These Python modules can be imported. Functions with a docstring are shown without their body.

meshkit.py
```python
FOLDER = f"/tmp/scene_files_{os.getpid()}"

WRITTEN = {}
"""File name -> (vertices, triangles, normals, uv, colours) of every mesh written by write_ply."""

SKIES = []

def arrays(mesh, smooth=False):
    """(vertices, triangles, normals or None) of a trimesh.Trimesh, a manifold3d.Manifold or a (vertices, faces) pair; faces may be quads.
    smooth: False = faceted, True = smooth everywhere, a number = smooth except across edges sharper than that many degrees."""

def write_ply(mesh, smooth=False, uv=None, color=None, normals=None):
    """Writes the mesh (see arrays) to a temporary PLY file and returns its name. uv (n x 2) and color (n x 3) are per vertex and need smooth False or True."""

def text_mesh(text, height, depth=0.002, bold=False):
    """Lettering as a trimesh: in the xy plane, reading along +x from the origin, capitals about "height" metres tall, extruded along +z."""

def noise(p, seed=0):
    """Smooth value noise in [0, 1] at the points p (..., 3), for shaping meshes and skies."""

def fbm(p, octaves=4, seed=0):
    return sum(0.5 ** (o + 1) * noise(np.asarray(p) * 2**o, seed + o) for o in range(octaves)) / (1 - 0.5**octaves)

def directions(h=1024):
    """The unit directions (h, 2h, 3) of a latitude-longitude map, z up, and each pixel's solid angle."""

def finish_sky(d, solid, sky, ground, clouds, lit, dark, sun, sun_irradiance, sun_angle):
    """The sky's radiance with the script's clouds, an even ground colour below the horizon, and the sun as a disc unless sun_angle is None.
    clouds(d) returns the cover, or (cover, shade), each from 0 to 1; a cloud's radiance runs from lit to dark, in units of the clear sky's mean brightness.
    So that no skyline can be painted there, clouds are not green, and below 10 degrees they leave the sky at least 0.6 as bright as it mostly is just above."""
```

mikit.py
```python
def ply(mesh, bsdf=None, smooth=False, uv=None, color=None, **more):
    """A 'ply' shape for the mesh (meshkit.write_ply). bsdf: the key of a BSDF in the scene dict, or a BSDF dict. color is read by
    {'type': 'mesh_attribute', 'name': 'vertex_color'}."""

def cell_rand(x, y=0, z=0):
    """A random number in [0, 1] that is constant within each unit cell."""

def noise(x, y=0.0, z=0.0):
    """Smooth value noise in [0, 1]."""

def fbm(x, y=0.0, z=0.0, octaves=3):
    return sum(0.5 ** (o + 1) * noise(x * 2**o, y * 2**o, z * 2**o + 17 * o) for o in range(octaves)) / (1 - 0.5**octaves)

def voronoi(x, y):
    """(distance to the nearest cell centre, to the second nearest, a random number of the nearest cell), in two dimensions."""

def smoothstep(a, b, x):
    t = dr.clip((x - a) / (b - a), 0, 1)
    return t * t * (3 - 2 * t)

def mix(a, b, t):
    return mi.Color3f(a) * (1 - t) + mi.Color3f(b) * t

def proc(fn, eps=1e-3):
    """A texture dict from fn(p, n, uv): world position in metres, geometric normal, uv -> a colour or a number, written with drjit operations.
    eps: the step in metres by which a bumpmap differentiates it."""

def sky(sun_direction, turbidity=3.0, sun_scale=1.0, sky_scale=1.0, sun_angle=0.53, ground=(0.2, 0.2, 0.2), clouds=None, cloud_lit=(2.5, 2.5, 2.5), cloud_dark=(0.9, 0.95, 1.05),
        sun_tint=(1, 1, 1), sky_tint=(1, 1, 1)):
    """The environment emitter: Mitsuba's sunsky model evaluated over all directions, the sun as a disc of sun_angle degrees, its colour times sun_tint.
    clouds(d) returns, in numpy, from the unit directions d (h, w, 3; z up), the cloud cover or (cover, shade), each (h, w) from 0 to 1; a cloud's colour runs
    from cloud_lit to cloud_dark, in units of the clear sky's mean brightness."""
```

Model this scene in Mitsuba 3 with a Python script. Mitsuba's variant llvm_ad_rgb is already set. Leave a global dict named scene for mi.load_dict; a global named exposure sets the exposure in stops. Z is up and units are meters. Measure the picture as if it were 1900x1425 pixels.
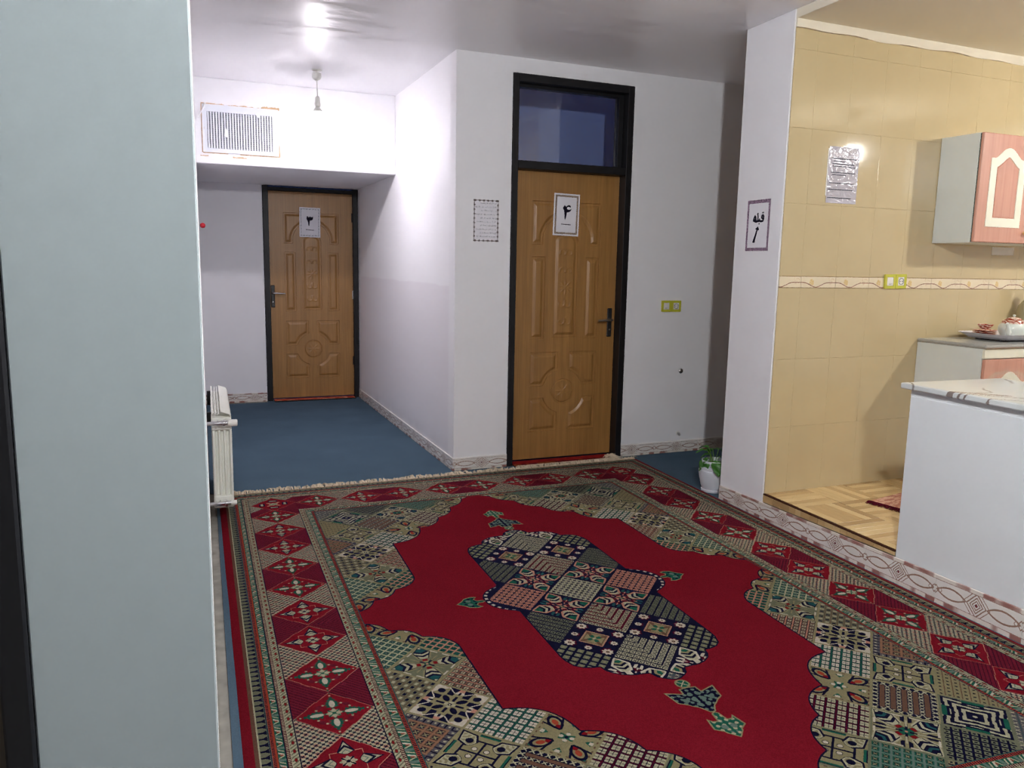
import math, random
import numpy as np
import shapely
from shapely import affinity
from shapely.geometry import Polygon, LineString, Point, box as sbox
import trimesh
import drjit as dr
import mitsuba as mi
import mikit
from mikit import noise, fbm, cell_rand, smoothstep, mix, proc
import meshkit

T = mi.ScalarTransform4f
scene, labels = {'type': 'scene'}, {}

# ------------------------------------------------------------------ camera, sky, lights, exposure
_f = np.array([0.37861477, 0.91328620, -0.15019714])
_u = np.array([0.03985553, 0.14603998, 0.98847552])
EYE = np.array([0.0, 0.0, 1.45])
scene['camera'] = {'type': 'perspective', 'fov': 65.934, 'fov_axis': 'x', 'near_clip': 0.05, 'far_clip': 60.0,
                   'to_world': T().look_at(origin=EYE.tolist(), target=(EYE + _f).tolist(), up=_u.tolist())}
exposure = 0.15
scene['dusk_sky'] = {'type': 'constant', 'radiance': {'type': 'rgb', 'value': [0.016, 0.034, 0.12]}}
ALCOVE_LIGHT = [1400, 1335, 1415]     # radiance of the lit bulbs
HALL_LIGHT = [2500, 2590, 2640]
KITCHEN_LIGHT = [960, 945, 900]
HALL_POS = (1.0, 0.6)


# ------------------------------------------------------------------ helpers
def srgb(r, g, b):
    c = np.array([r, g, b]) / 255.0
    return [float(x) for x in np.where(c <= 0.04045, c / 12.92, ((c + 0.055) / 1.055) ** 2.4)]


def rgb(c):
    return {'type': 'rgb', 'value': list(map(float, c))}


def tex(c):
    return c if isinstance(c, dict) else rgb(c)


def matte(name, c):
    scene[name] = {'type': 'twosided', 'b': {'type': 'diffuse', 'reflectance': tex(c)}}


def glossy(name, c, rough=0.3, spec=0.5, **kw):
    scene[name] = {'type': 'twosided', 'b': {'type': 'principled', 'base_color': tex(c), 'roughness': rough, 'specular': spec, **kw}}


def metal(name, c, rough=0.25):
    scene[name] = {'type': 'twosided', 'b': {'type': 'principled', 'base_color': tex(c), 'roughness': rough, 'metallic': 1.0}}


def key_for(base):
    if base not in scene and base not in labels:
        return base
    n = 1
    while f'{base}_{n:03d}' in scene or f'{base}_{n:03d}' in labels:
        n += 1
    return f'{base}_{n:03d}'


def thing(name, label, cat, group=None):
    k = key_for(name)
    labels[k] = {'label': label, 'category': cat}
    if group:
        labels[k]['group'] = group
    return k


def struct(name, label=None):
    labels[name] = {'kind': 'structure'}
    if label:
        labels[name]['label'] = label
    return name


def put(parent, part, mesh, mat, smooth=False, uv=None, label=None, kind=None, **kw):
    k = part if parent is None else (key_for(f'{parent}__{part}') if part else parent)
    assert k not in scene, k
    scene[k] = mikit.ply(mesh, mat, smooth=smooth, uv=uv, **kw)
    if label or kind:
        labels[k] = {**labels.get(k, {}), **({'label': label} if label else {}), **({'kind': kind} if kind else {})}
    return k


def reuse(parent, part, shape, M=None):
    k = key_for(f'{parent}__{part}')
    s = dict(shape)
    if M is not None:
        s['to_world'] = M
    scene[k] = s
    return k


def bx(x0, x1, y0, y1, z0, z1):
    m = trimesh.creation.box(extents=[x1 - x0, y1 - y0, z1 - z0])
    m.apply_translation([(x0 + x1) / 2, (y0 + y1) / 2, (z0 + z1) / 2])
    return m


def bev(x0, x1, y0, y1, z0, z1, r=0.003):
    # box with chamfered edges
    import manifold3d as m3
    c = np.array([(x0 + x1) / 2, (y0 + y1) / 2, (z0 + z1) / 2])
    h = np.array([x1 - x0, y1 - y0, z1 - z0]) / 2
    r = min(r, h.min() * .8)
    p = []
    for s in np.ndindex(2, 2, 2):
        sg = np.array(s) * 2 - 1
        for a in range(3):
            q = h - r
            q = q.copy()
            q[a] = h[a]
            p.append(c + sg * q)
    return trimesh.convex.convex_hull(np.array(p))


def cat(*ms):
    ms = [m for g in ms for m in (g if isinstance(g, (list, tuple)) else [g])]
    return trimesh.util.concatenate(ms)


def ext(poly, h):
    gs = getattr(poly, 'geoms', [poly])
    return cat([trimesh.creation.extrude_polygon(g, h, engine='earcut') for g in gs if g.area > 1e-10])


def on_back(mesh, x0, y, z0):
    """mesh drawn in xy and extruded +z -> on a wall facing -y at depth y (growing towards the viewer)."""
    m = mesh.copy()
    m.apply_transform(np.array([[1, 0, 0, x0], [0, 0, -1, y], [0, 1, 0, z0], [0, 0, 0, 1.0]]))
    return m


def tube(pts, r, n=10, cap=True):
    pts = np.asarray(pts, float)
    rr = np.broadcast_to(np.asarray(r, float), (len(pts),))
    V, F = [], []
    t = np.gradient(pts, axis=0)
    t /= np.linalg.norm(t, axis=1, keepdims=True)
    a = np.array([0.31, 0.17, 0.93])
    for i, (p, d) in enumerate(zip(pts, t)):
        e1 = np.cross(d, a)
        e1 /= np.linalg.norm(e1)
        e2 = np.cross(d, e1)
        th = np.arange(n) / n * 2 * np.pi
        V.append(p + rr[i] * (np.cos(th)[:, None] * e1 + np.sin(th)[:, None] * e2))
    V = np.concatenate(V)
    for i in range(len(pts) - 1):
        for k in range(n):
            k2 = (k + 1) % n
            F += [[i * n + k, (i + 1) * n + k, (i + 1) * n + k2], [i * n + k, (i + 1) * n + k2, i * n + k2]]
    if cap:
        V = np.vstack([V, pts[0], pts[-1]])
        o = len(pts) * n
        for k in range(n):
            k2 = (k + 1) % n
            F += [[o, k, k2], [o + 1, o - n + k2, o - n + k]]
    return trimesh.Trimesh(V, F, process=False)


def lathe(prof, c=(0, 0, 0), n=40):
    m = trimesh.creation.revolve(np.array(prof, float), sections=n)
    m.apply_translation(c)
    return m


def cyl(p, q, r, n=20):
    return trimesh.creation.cylinder(radius=r, segment=[p, q], sections=n)


# kitchen line: the wall end, step and half wall stand on a line slightly turned from the y axis
KA, KB = 2.955, 0.04
_kd = np.array([KB, 1.0]) / math.hypot(KB, 1.0)        # along the line, away from the camera
_kn = np.array([-_kd[1], _kd[0]])                       # towards the hall


def kline(s, off=0.0):
    """point on the kitchen line at y = s, moved 'off' towards the hall"""
    return np.array([KA + KB * s, s]) + _kn * off


def kbox(s0, s1, o0, o1, z0, z1, r=0.0):
    """box along the kitchen line; o = distance towards the hall (negative: into the kitchen)"""
    L = (s1 - s0) / _kd[1]
    m = bev(0, L, o0, o1, z0, z1, r) if r else bx(0, L, o0, o1, z0, z1)
    o = kline(s0)
    m.apply_transform(np.array([[_kd[0], _kn[0], 0, o[0]], [_kd[1], _kn[1], 0, o[1]], [0, 0, 1, 0], [0, 0, 0, 1.0]]))
    return m


H = 2.832            # hall ceiling
HK = 2.785           # kitchen ceiling
YB = 5.171           # wall with the near door
YC = 8.412           # far wall
YD = 6.811           # face of the dropped header
XA = 1.707           # corner of the block
YK = 3.58            # tiled kitchen wall
ZK = 0.145           # kitchen floor


def xl(y):
    return -0.0015 + 0.0185 * y      # plane of the left wall


# ------------------------------------------------------------------ materials
matte('mat_wall', proc(lambda p, n, uv: mix((0.77, 0.76, 0.785), (0.82, 0.81, 0.835), fbm(p.x * 1.3, p.y * 1.3, p.z * 1.3))))
def _wall_a(p, n, uv):
    low = 1 - smoothstep(1.288, 1.306, p.z + 0.012 * noise(p.y * 6, 3.0))
    dirt = smoothstep(0.25, 0.0, p.z) * fbm(p.y * 9, p.z * 9, 2.0) * 0.5
    c = mix((0.81, 0.80, 0.825), (0.76, 0.735, 0.77), low)
    return mix(c, (0.42, 0.40, 0.40), dirt)
glossy('mat_wall_side', proc(_wall_a), 0.45, 0.3)
glossy('mat_wall_dim_green', proc(lambda p, n, uv: mix((0.32, 0.363, 0.37), (0.35, 0.392, 0.40), fbm(p.x * 5, p.z * 2.0, 1.0))), 0.5, 0.3)  # dimmer, greener light on these near faces put into the colour
_streak = proc(lambda p, n, uv: fbm(p.x * 2.5, p.y * 9.0, 1.0, octaves=3), 0.01)
scene['mat_ceiling'] = {'type': 'twosided', 'b': {'type': 'bumpmap', 't': _streak, 'scale': 0.012,
                        'b': {'type': 'principled', 'base_color': rgb((0.78, 0.765, 0.785)), 'roughness': 0.32, 'specular': 0.45}}}
matte('mat_concrete', proc(lambda p, n, uv: mix((0.20, 0.19, 0.17), (0.36, 0.34, 0.30), fbm(p.x * 25, p.y * 25, 0.0))))
matte('mat_blue_carpet', proc(lambda p, n, uv: mix(srgb(62, 78, 92), srgb(78, 96, 110), 0.5 * noise(p.x * 420, p.y * 420) + 0.5 * fbm(p.x * 5, p.y * 5))))
def _wood(p, n, uv):
    g = fbm(p.x * 60, p.z * 2.2, p.y * 3, octaves=3)
    w = noise(p.x * 9 + 2.0 * noise(p.x * 2, p.z * 1.3), p.z * 0.8)
    lines = smoothstep(0.35, 0.65, noise(p.x * 260, p.z * 5))
    c = mix(srgb(138, 98, 52), srgb(166, 122, 68), g)
    c = mix(c, srgb(116, 80, 42), 0.35 * w)
    return mix(c, srgb(108, 74, 38), 0.22 * lines)
glossy('mat_door_wood', proc(_wood), 0.38, 0.5)
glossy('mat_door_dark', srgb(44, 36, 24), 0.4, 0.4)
glossy('mat_frame_black', srgb(15, 15, 18), 0.45, 0.3)
glossy('mat_handle_black', srgb(22, 22, 24), 0.35, 0.5)
metal('mat_steel', (0.55, 0.54, 0.55), 0.32)
metal('mat_chrome', (0.75, 0.75, 0.77), 0.16)
metal('mat_brass', (0.80, 0.56, 0.20), 0.22)
glossy('mat_white_plastic', srgb(222, 220, 214), 0.35, 0.5)
glossy('mat_white_enamel', srgb(226, 226, 218), 0.3, 0.5)
glossy('mat_slot', srgb(120, 124, 118), 0.5, 0.3)
matte('mat_paper', srgb(224, 222, 228))
matte('mat_ink', srgb(26, 24, 34))
matte('mat_ink_grey', srgb(70, 66, 74))
def _tile(p, n, uv):
    return mix(srgb(190, 171, 132), srgb(196, 179, 142), fbm(p.x * 3, p.y * 3, p.z * 3))
glossy('mat_yellow_tile', proc(_tile), 0.07, 0.5)
matte('mat_grout', srgb(190, 171, 132))
matte('mat_plaster', srgb(222, 214, 196))
glossy('mat_half_wall', proc(lambda p, n, uv: mix((0.66, 0.685, 0.70), (0.70, 0.72, 0.735), fbm(p.y * 2, p.z * 2, 1.0))), 0.5, 0.3)

# ------------------------------------------------------------------ the room
struct('floor', 'grey concrete floor slab seen as a strip along the left wall')
put(None, 'floor', bx(-2.6, 7.0, -5.0, 8.9, -0.12, -0.008), 'mat_concrete')
struct('ceiling', 'white plaster ceiling with a slight sheen')
_hc = kline(-5.0); _hd = kline(8.9)
_cp = Polygon([(-2.6, -5.0), (_hc[0], _hc[1]), (kline(4.0)[0], 4.0), (7.0, 4.0), (7.0, 5.3), (XA + .02, 5.3), (XA + .02, 8.9), (-2.6, 8.9)])
_m = ext(_cp, 0.12); _m.apply_translation([0, 0, H])
put(None, 'ceiling', _m, 'mat_ceiling')
struct('ceiling_kitchen', 'kitchen ceiling a little lower than the hall ceiling')
_cp = Polygon([tuple(kline(-5.0)), (7.0, -5.0), (7.0, YK + .3), tuple(kline(YK + .3))])
_m = ext(_cp, H + .12 - HK); _m.apply_translation([0, 0, HK])
put(None, 'ceiling_kitchen', _m, 'mat_plaster')

# left wall with its near end face, and the rest of the hall behind the camera
struct('wall_left', 'white left wall that carries the radiator, its near end coloured for dim greenish light')
_p = Polygon([(xl(1.006), 1.006), (xl(8.6), 8.6), (-0.14, 8.6), (-0.181, 1.006)])
put(None, 'wall_left', ext(_p, H), 'mat_wall')
put('wall_left', 'end_face', bev(-0.181, xl(1.0), 0.992, 1.006, 0, H, 0.002), 'mat_wall_dim_green', label='end of the wall, dim greenish light put into its colour')
struct('wall_front', 'wall above the nearest door')
put(None, 'wall_front', cat(bx(-1.06, -0.181, 0.998, 1.1, 2.13, H), bx(-2.6, -1.06, 0.998, 1.1, 0, H)), 'mat_wall_dim_green')
struct('wall_hall', 'far side wall of the hall')
put(None, 'wall_hall', cat(bx(-2.7, -2.6, -5.0, 1.1, 0, H), bx(-2.6, 7.0, -5.1, -5.0, 0, H), bx(7.0, 7.1, -5.0, 5.3, 0, H)), 'mat_wall')

# block: side wall, wall with the near door, far wall, dropped header
struct('wall_side', 'white side wall of the alcove with a faint paint line at waist height')
put(None, 'wall_side', bx(XA, XA + 0.12, YB + .12, 8.6, 0, H), 'mat_wall_side')
struct('wall_back', 'white wall with the door number four')
_w = Polygon([(XA, 0), (2.110, 0), (2.110, 2.732), (3.058, 2.732), (3.058, 0), (7.0, 0), (7.0, H), (XA, H)])
_m = ext(_w, 0.14)
put(None, 'wall_back', on_back(_m, 0, YB + .14, 0), 'mat_wall')
struct('wall_far', 'far white wall at the end of the alcove')
_w = Polygon([(-.2, 0), (0.749, 0), (0.749, 2.185), (1.7069, 2.185), (1.7069, H), (-.2, H)])
put(None, 'wall_far', on_back(ext(_w, 0.15), 0, YC + .15, 0), 'mat_wall')
struct('wall_header', 'dropped white header box over the far door')
put(None, 'wall_header', bev(xl(YD) - .02, XA - .0005, YD, YC - .0005, 2.185, H, 0.004), 'mat_wall')
# the unlit room behind the near door, seen through its transom
struct('wall_room', 'bluish wall of the dark room seen through the transom')
matte('mat_room', srgb(120, 140, 190))
matte('mat_room_grey', srgb(225, 225, 228))
put(None, 'wall_room', bx(1.86, 3.34, 5.95, 6.05, 0, 3.6), 'mat_room')
put('wall_room', 'return', bx(3.34, 3.42, 5.32, 6.05, 0, 3.6), 'mat_room_grey')

# tiled kitchen wall (its plastered end is the white pier)
struct('wall_kitchen', 'kitchen wall in glossy pale yellow tile, its white end facing the hall')
_p = Polygon([tuple(kline(4.0)), tuple(kline(YK + .004, 0)), (7.0, YK + .004), (7.0, 4.0)])
put(None, 'wall_kitchen', ext(_p, H), 'mat_grout')
put('wall_kitchen', 'end_face', kbox(YK, 4.001, -0.004, 0.008, 0, H, 0.003), 'mat_wall', label='white plastered end of the wall')
# yellow tiles, each its own piece
rng = random.Random(5)
_xs = [kline(YK)[0] + .002, 3.255, 3.512, 3.768, 4.024, 4.281, 4.537, 4.793, 5.05, 5.306, 5.562]
_zs = [ZK, 0.539, 0.937, 1.346, None, 1.413, 1.815, 2.222, 2.632, 2.735]
for i in range(len(_xs) - 1):
    for j in range(len(_zs) - 1):
        if _zs[j] is None or _zs[j + 1] is None:
            continue
        w, h = _xs[i + 1] - _xs[i] - .0003, _zs[j + 1] - _zs[j] - .0005
        m = bev(-w / 2, w / 2, -0.0045, 0.004, -h / 2, h / 2, 0.0004)
        tilt = rng.uniform(-.05, .05)
        m.apply_transform(trimesh.transformations.rotation_matrix(math.radians(tilt), [1, 0, 0]) @ trimesh.transformations.rotation_matrix(math.radians(rng.uniform(-.04, .04)), [0, 0, 1]))
        m.apply_translation([(_xs[i] + _xs[i + 1]) / 2, YK - .001, (_zs[j] + _zs[j + 1]) / 2])
        put('wall_kitchen', 'tile', m, 'mat_yellow_tile')
def _listello(p, n, uv):
    x, z = p.x, p.z - 1.3795
    per = 0.256
    t = (x - 3.128) / per
    ph = t - dr.floor(t)
    wave = -0.011 + 0.013 * dr.sin(2 * math.pi * (ph - 0.17)) - 0.004 * dr.cos(4 * math.pi * (ph - 0.42))
    vine = dr.abs(z - wave)
    cx, cz = (ph - 0.36) * per, z - 0.010
    r = dr.sqrt(dr.square(cx) + dr.square(cz))
    curl = dr.abs(dr.sin(1.5 * dr.atan2(cz, cx) + r * 130.0)) < 0.14
    cx2, cz2 = (ph - 0.80) * per, z + 0.002
    r2 = dr.sqrt(dr.square(cx2) + dr.square(cz2 * .8))
    bud = (r2 < 0.016) & (dr.abs(dr.sin(2.5 * dr.atan2(cz2, cx2))) > .25)
    c = mi.Color3f(*srgb(222, 208, 180))
    c = dr.select((r < 0.024) & curl, mi.Color3f(*srgb(186, 152, 112)), c)
    c = dr.select(bud, mi.Color3f(*srgb(208, 180, 122)), c)
    c = dr.select(vine < 0.0026, mi.Color3f(*srgb(140, 104, 84)), c)
    c = dr.select((vine >= 0.0026) & (vine < 0.0042), mi.Color3f(*srgb(236, 222, 198)), c)
    return dr.select(dr.abs(z) > 0.0308, mi.Color3f(*srgb(168, 138, 106)), c)
glossy('mat_listello', proc(_listello), 0.1, 0.5)
for i in range(len(_xs) - 1):
    put('wall_kitchen', 'border_tile', bev(_xs[i] + .0008, _xs[i + 1] - .0008, YK - .0075, YK + .003, 1.347, 1.412, 0.002), 'mat_listello')
struct('trim_1', 'uneven white plaster band between the yellow tile and the kitchen ceiling')
_n = 60
_t = np.linspace(0, 1, _n)
_zb = 2.737 + .004 * np.sin(_t * 17) + .004 * np.sin(_t * 41 + 1)
_p = Polygon([(kline(YK)[0] + 2.5 * a, z) for a, z in zip(_t, _zb)] + [(kline(YK)[0] + 2.5, HK), (kline(YK)[0], HK)])
put(None, 'trim_1', on_back(ext(_p, .014), 0, YK + .004, 0), 'mat_plaster')

# kitchen floor: printed strip parquet on a raised slab
struct('floor_kitchen', 'raised kitchen floor laid in short parquet strips')
_p = Polygon([tuple(kline(-5.0, -.004)), (7.0, -5.0), (7.0, YK + .02), tuple(kline(YK + .02, -.004))])
_m = ext(_p, ZK - .004); put(None, 'floor_kitchen', _m, 'mat_concrete')
def _parq(a, b, seed):
    def f(p, n, uv):
        g = fbm(uv.x * 9 + seed, uv.y * 130, seed * 3.1)
        return mix(a, b, g)
    return proc(f)
for k, (a, b) in enumerate([((188, 160, 114), (200, 174, 128)), ((172, 142, 98), (186, 156, 110)), ((196, 168, 120), (208, 184, 140)), ((154, 124, 84), (170, 140, 98))]):
    glossy(f'mat_parquet_{k}', _parq(srgb(*a), srgb(*b), k + .3), 0.28, 0.5)
BL = 0.292
_a0 = math.radians(-3)
for bi in range(5):
    for bj in range(6):
        for k in range(6):
            u0, v0 = bi * BL, bj * BL
            if (bi + bj) % 2:
                e = (u0, u0 + BL, v0 + k * BL / 6, v0 + (k + 1) * BL / 6)
            else:
                e = (u0 + k * BL / 6, u0 + (k + 1) * BL / 6, v0, v0 + BL)
            cx, cy = kline(1.84 + (e[2] + e[3]) / 2)[0] + .018 + (e[0] + e[1]) / 2, 1.84 + (e[2] + e[3]) / 2
            hx, hy = (e[1] - e[0]) / 2 - .0006, (e[3] - e[2]) / 2 - .0006
            m = bev(cx - hx, cx + hx, cy - hy, cy + hy, ZK - .005, ZK, 0.0008)
            V = m.vertices - [cx, cy, 0]
            long_x = hx > hy
            uv = np.stack([V[:, 0] if long_x else V[:, 1], V[:, 1] if long_x else V[:, 0]], 1)
            put('floor_kitchen', 'strip', m, f'mat_parquet_{(0, 1, 2, 1, 0, 3)[k] if rng.random() < .75 else rng.choice([0, 1, 2])}', uv=uv)
glossy('mat_parquet_far', proc(lambda p, n, uv: mix(srgb(176, 136, 80), srgb(212, 178, 118), cell_rand(p.x / .073, p.y / .292))), 0.28, 0.5)
_p = Polygon([(kline(1.8)[0] + 1.5, -3.5), (6.9, -3.5), (6.9, 3.57), (kline(1.8)[0] + 1.5, 3.57)]); _m = ext(_p, .004); _m.apply_translation([0, 0, ZK - .004])
put('floor_kitchen', 'far_boards', _m, 'mat_parquet_far')
# riser of the step: little upright blocks under a dark edge line
s = 2.605
while s < 3.575:
    e = min(s + rng.uniform(.045, .075), 3.578)
    put('floor_kitchen', 'riser_block', kbox(s + .0006, e - .0006, -0.002, 0.006, .083 + .026 * (4.0 - s) + .001, ZK - .006, 0.001), f'mat_parquet_{rng.choice([0, 1, 3, 3, 1])}',
        uv=np.zeros((24, 2)) + np.array([[s, .3]]) + np.random.RandomState(3).rand(24, 2) * .01)
    s = e
matte('mat_edge_line', srgb(58, 36, 26))
put('floor_kitchen', 'edge_line', kbox(2.605, 3.578, -0.010, 0.0065, ZK - .006, ZK + .001, 0.001), 'mat_edge_line', label='dark edge line of the step')

# half wall with its marble top
struct('wall_counter', 'white half wall between hall and kitchen')
put(None, 'wall_counter', kbox(-1.5, 2.605, -0.14, 0.0, 0, 0.888, 0.004), 'mat_half_wall')
put('wall_counter', 'band', kbox(-1.5, 2.605, -0.142, -0.004, 0.888, 0.918), 'mat_half_wall', label='recessed band under the marble')
def _marble(p, n, uv):
    w = fbm(p.x * 2.2, p.y * 2.2, p.z * 2.2, octaves=4)
    v = dr.abs(dr.sin((p.x * 1.0 - p.y * 2.1) * 5.0 + 5.0 * w))
    vein = 1 - smoothstep(0.0, 0.10, v)
    c = mix(mix(srgb(206, 210, 209), srgb(190, 194, 193), w), srgb(120, 112, 108), vein * smoothstep(.3, .6, noise(p.x * 5, p.y * 5, 4.0)))
    g = p.y + 1.1 * (p.x - 3.05) + .35 * (p.z - .93) + .006 * noise(p.x * 80, p.y * 80, p.z * 80)
    dark = (dr.abs(g - 2.345) < .016) | (dr.abs(g - 2.30) < .006) | (dr.abs(g - 2.27) < .005) | (dr.abs(g - 2.155) < .005)
    return dr.select(dark & (p.x < 3.16 + .05 * noise(p.y * 30, 1.0)), mi.Color3f(*srgb(122, 110, 104)), c)
glossy('mat_marble', proc(_marble), 0.12, 0.5)
_k = thing('marble_countertop', 'white marble slab with grey veins topping the half wall', 'countertop')
put(None, _k, kbox(-1.5, 2.64, -0.60, 0.03, 0.918, 0.945, 0.005), 'mat_marble', smooth=False)

# base tiles
def _base(p, n, uv):
    s, z = dr.abs(uv.x), uv.y
    zc = z - 0.044
    wob = 0.0015 * (noise(uv.x * 60, z * 60) - .5)
    D = s + dr.abs(zc) * 1.35 + wob
    line = lambda d, c, t: dr.abs(d - c) < t
    c = mix(srgb(216, 210, 204), srgb(228, 223, 218), fbm(uv.x * 8, z * 8, 0.0))
    brown, mar = mi.Color3f(*srgb(142, 112, 96)), mi.Color3f(*srgb(96, 44, 44))
    hit = line(D, 0.0185, .0029) | line(D, 0.031, .0029) | line(D, 0.046, .0033) | (line(D, 0.064, .0022) & (s > 0.022))
    q = (s - 0.124) / 0.072
    hit = hit | ((dr.abs(dr.abs(zc) - 0.0165 * (1 - q * q)) < 0.0026) & (dr.abs(q) < 1.06))
    D2 = dr.abs(s - 0.2) + dr.abs(zc) * 1.1
    hit = hit | line(D2, 0.014, .0024) | line(D2, .03, .0018) & (dr.abs(zc) < .008)
    hit = hit | line(dr.abs(zc), 0.0315, .0008)
    c = dr.select(hit, brown, c)
    c = dr.select(D < 0.009, mar, c)
    rim = (dr.abs(zc) > 0.0325) & ((zc < 0) | (p.x < 1.0) | (p.y < 4.05))      # painted over along the white walls
    mott = smoothstep(0.44, 0.66, noise(uv.x * 22 + 40, dr.sign(zc) * 3.0, 1.0))
    return dr.select(rim, mi.Color3f(mix(srgb(222, 214, 204), srgb(146, 104, 96), mott)), c)
glossy('mat_base_tile', proc(_base), 0.09, 0.5)
ZT = 0.088


def zt_kitchen(y):
    return 0.083 + 0.026 * (4.0 - y)        # the kitchen step leans a little


def base_run(side, p0, p1, first, label, top=None):
    """row of base tiles from p0 to p1 (plan points, front face on the left of the direction p0 -> p1); 'first' = distance from p0 of a tile centre"""
    k = struct(f'baseboard_{side}', label)
    p0, p1 = np.array(p0, float), np.array(p1, float)
    L = np.linalg.norm(p1 - p0)
    d = (p1 - p0) / L
    nn = np.array([-d[1], d[0]])
    c = first - .41 * math.ceil(first / .41)
    while c - .205 < L:
        a, b = max(0, c - .205), min(L, c + .205)
        if b - a > .012:
            m = bev(a + .0008, b - .0008, 0.0005, .009, -0.004, ZT, .0015).subdivide()
            V = m.vertices
            uv = np.stack([V[:, 0] - c, V[:, 2]], 1)
            M = np.array([[d[0], nn[0], 0, p0[0]], [d[1], nn[1], 0, p0[1]], [0, 0, 1, 0], [0, 0, 0, 1.0]])
            m.apply_transform(M)
            if top:
                V2 = m.vertices.copy()
                V2[:, 2] *= np.array([top(y) for y in V2[:, 1]]) / ZT
                m.vertices = V2
            put(k, 'tile', m, 'mat_base_tile', uv=uv)
        c += .41
base_run('kitchen', kline(1.2, .009), kline(4.0, .009), 3.379 - 1.2 + .003, 'patterned white base tiles along the pier, step and half wall', zt_kitchen)
base_run('back', (2.112, YB), (XA - .009, YB), 2.112 - 1.917, 'patterned white base tiles left of the near door')
base_run('right', (6.9, YB), (3.058, YB), 6.9 - 3.565, 'patterned white base tiles right of the near door')
base_run('side', (XA, YB - .009), (XA, YC), .2, 'patterned white base tiles along the alcove side wall')
base_run('far', (0.748, YC), (xl(YC), YC), .12, 'patterned white base tiles left of the far door')

_k = thing('blue_carpet', 'plain blue wall-to-wall carpet running into the alcove and under the patterned rug', 'carpet')
_p = Polygon([(xl(-2.6) + .033, -2.6), (xl(5.1) + .037, 5.1), (xl(5.1) + .003, 5.12), (xl(8.4) + .003, 8.33), (.75, 8.33), (.75, 8.40), (XA - .012, 8.40), (XA - .012, YB - .02), (6.9, YB - .02), (6.9, 4.02), (kline(4.02)[0], 4.02), (kline(4.0, .02)[0], 4.0), (kline(-2.6, .02)[0], -2.6)])
_m = ext(_p, .006); _m.apply_translation([0, 0, -.0075])
put(None, _k, _m, 'mat_blue_carpet')
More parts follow.
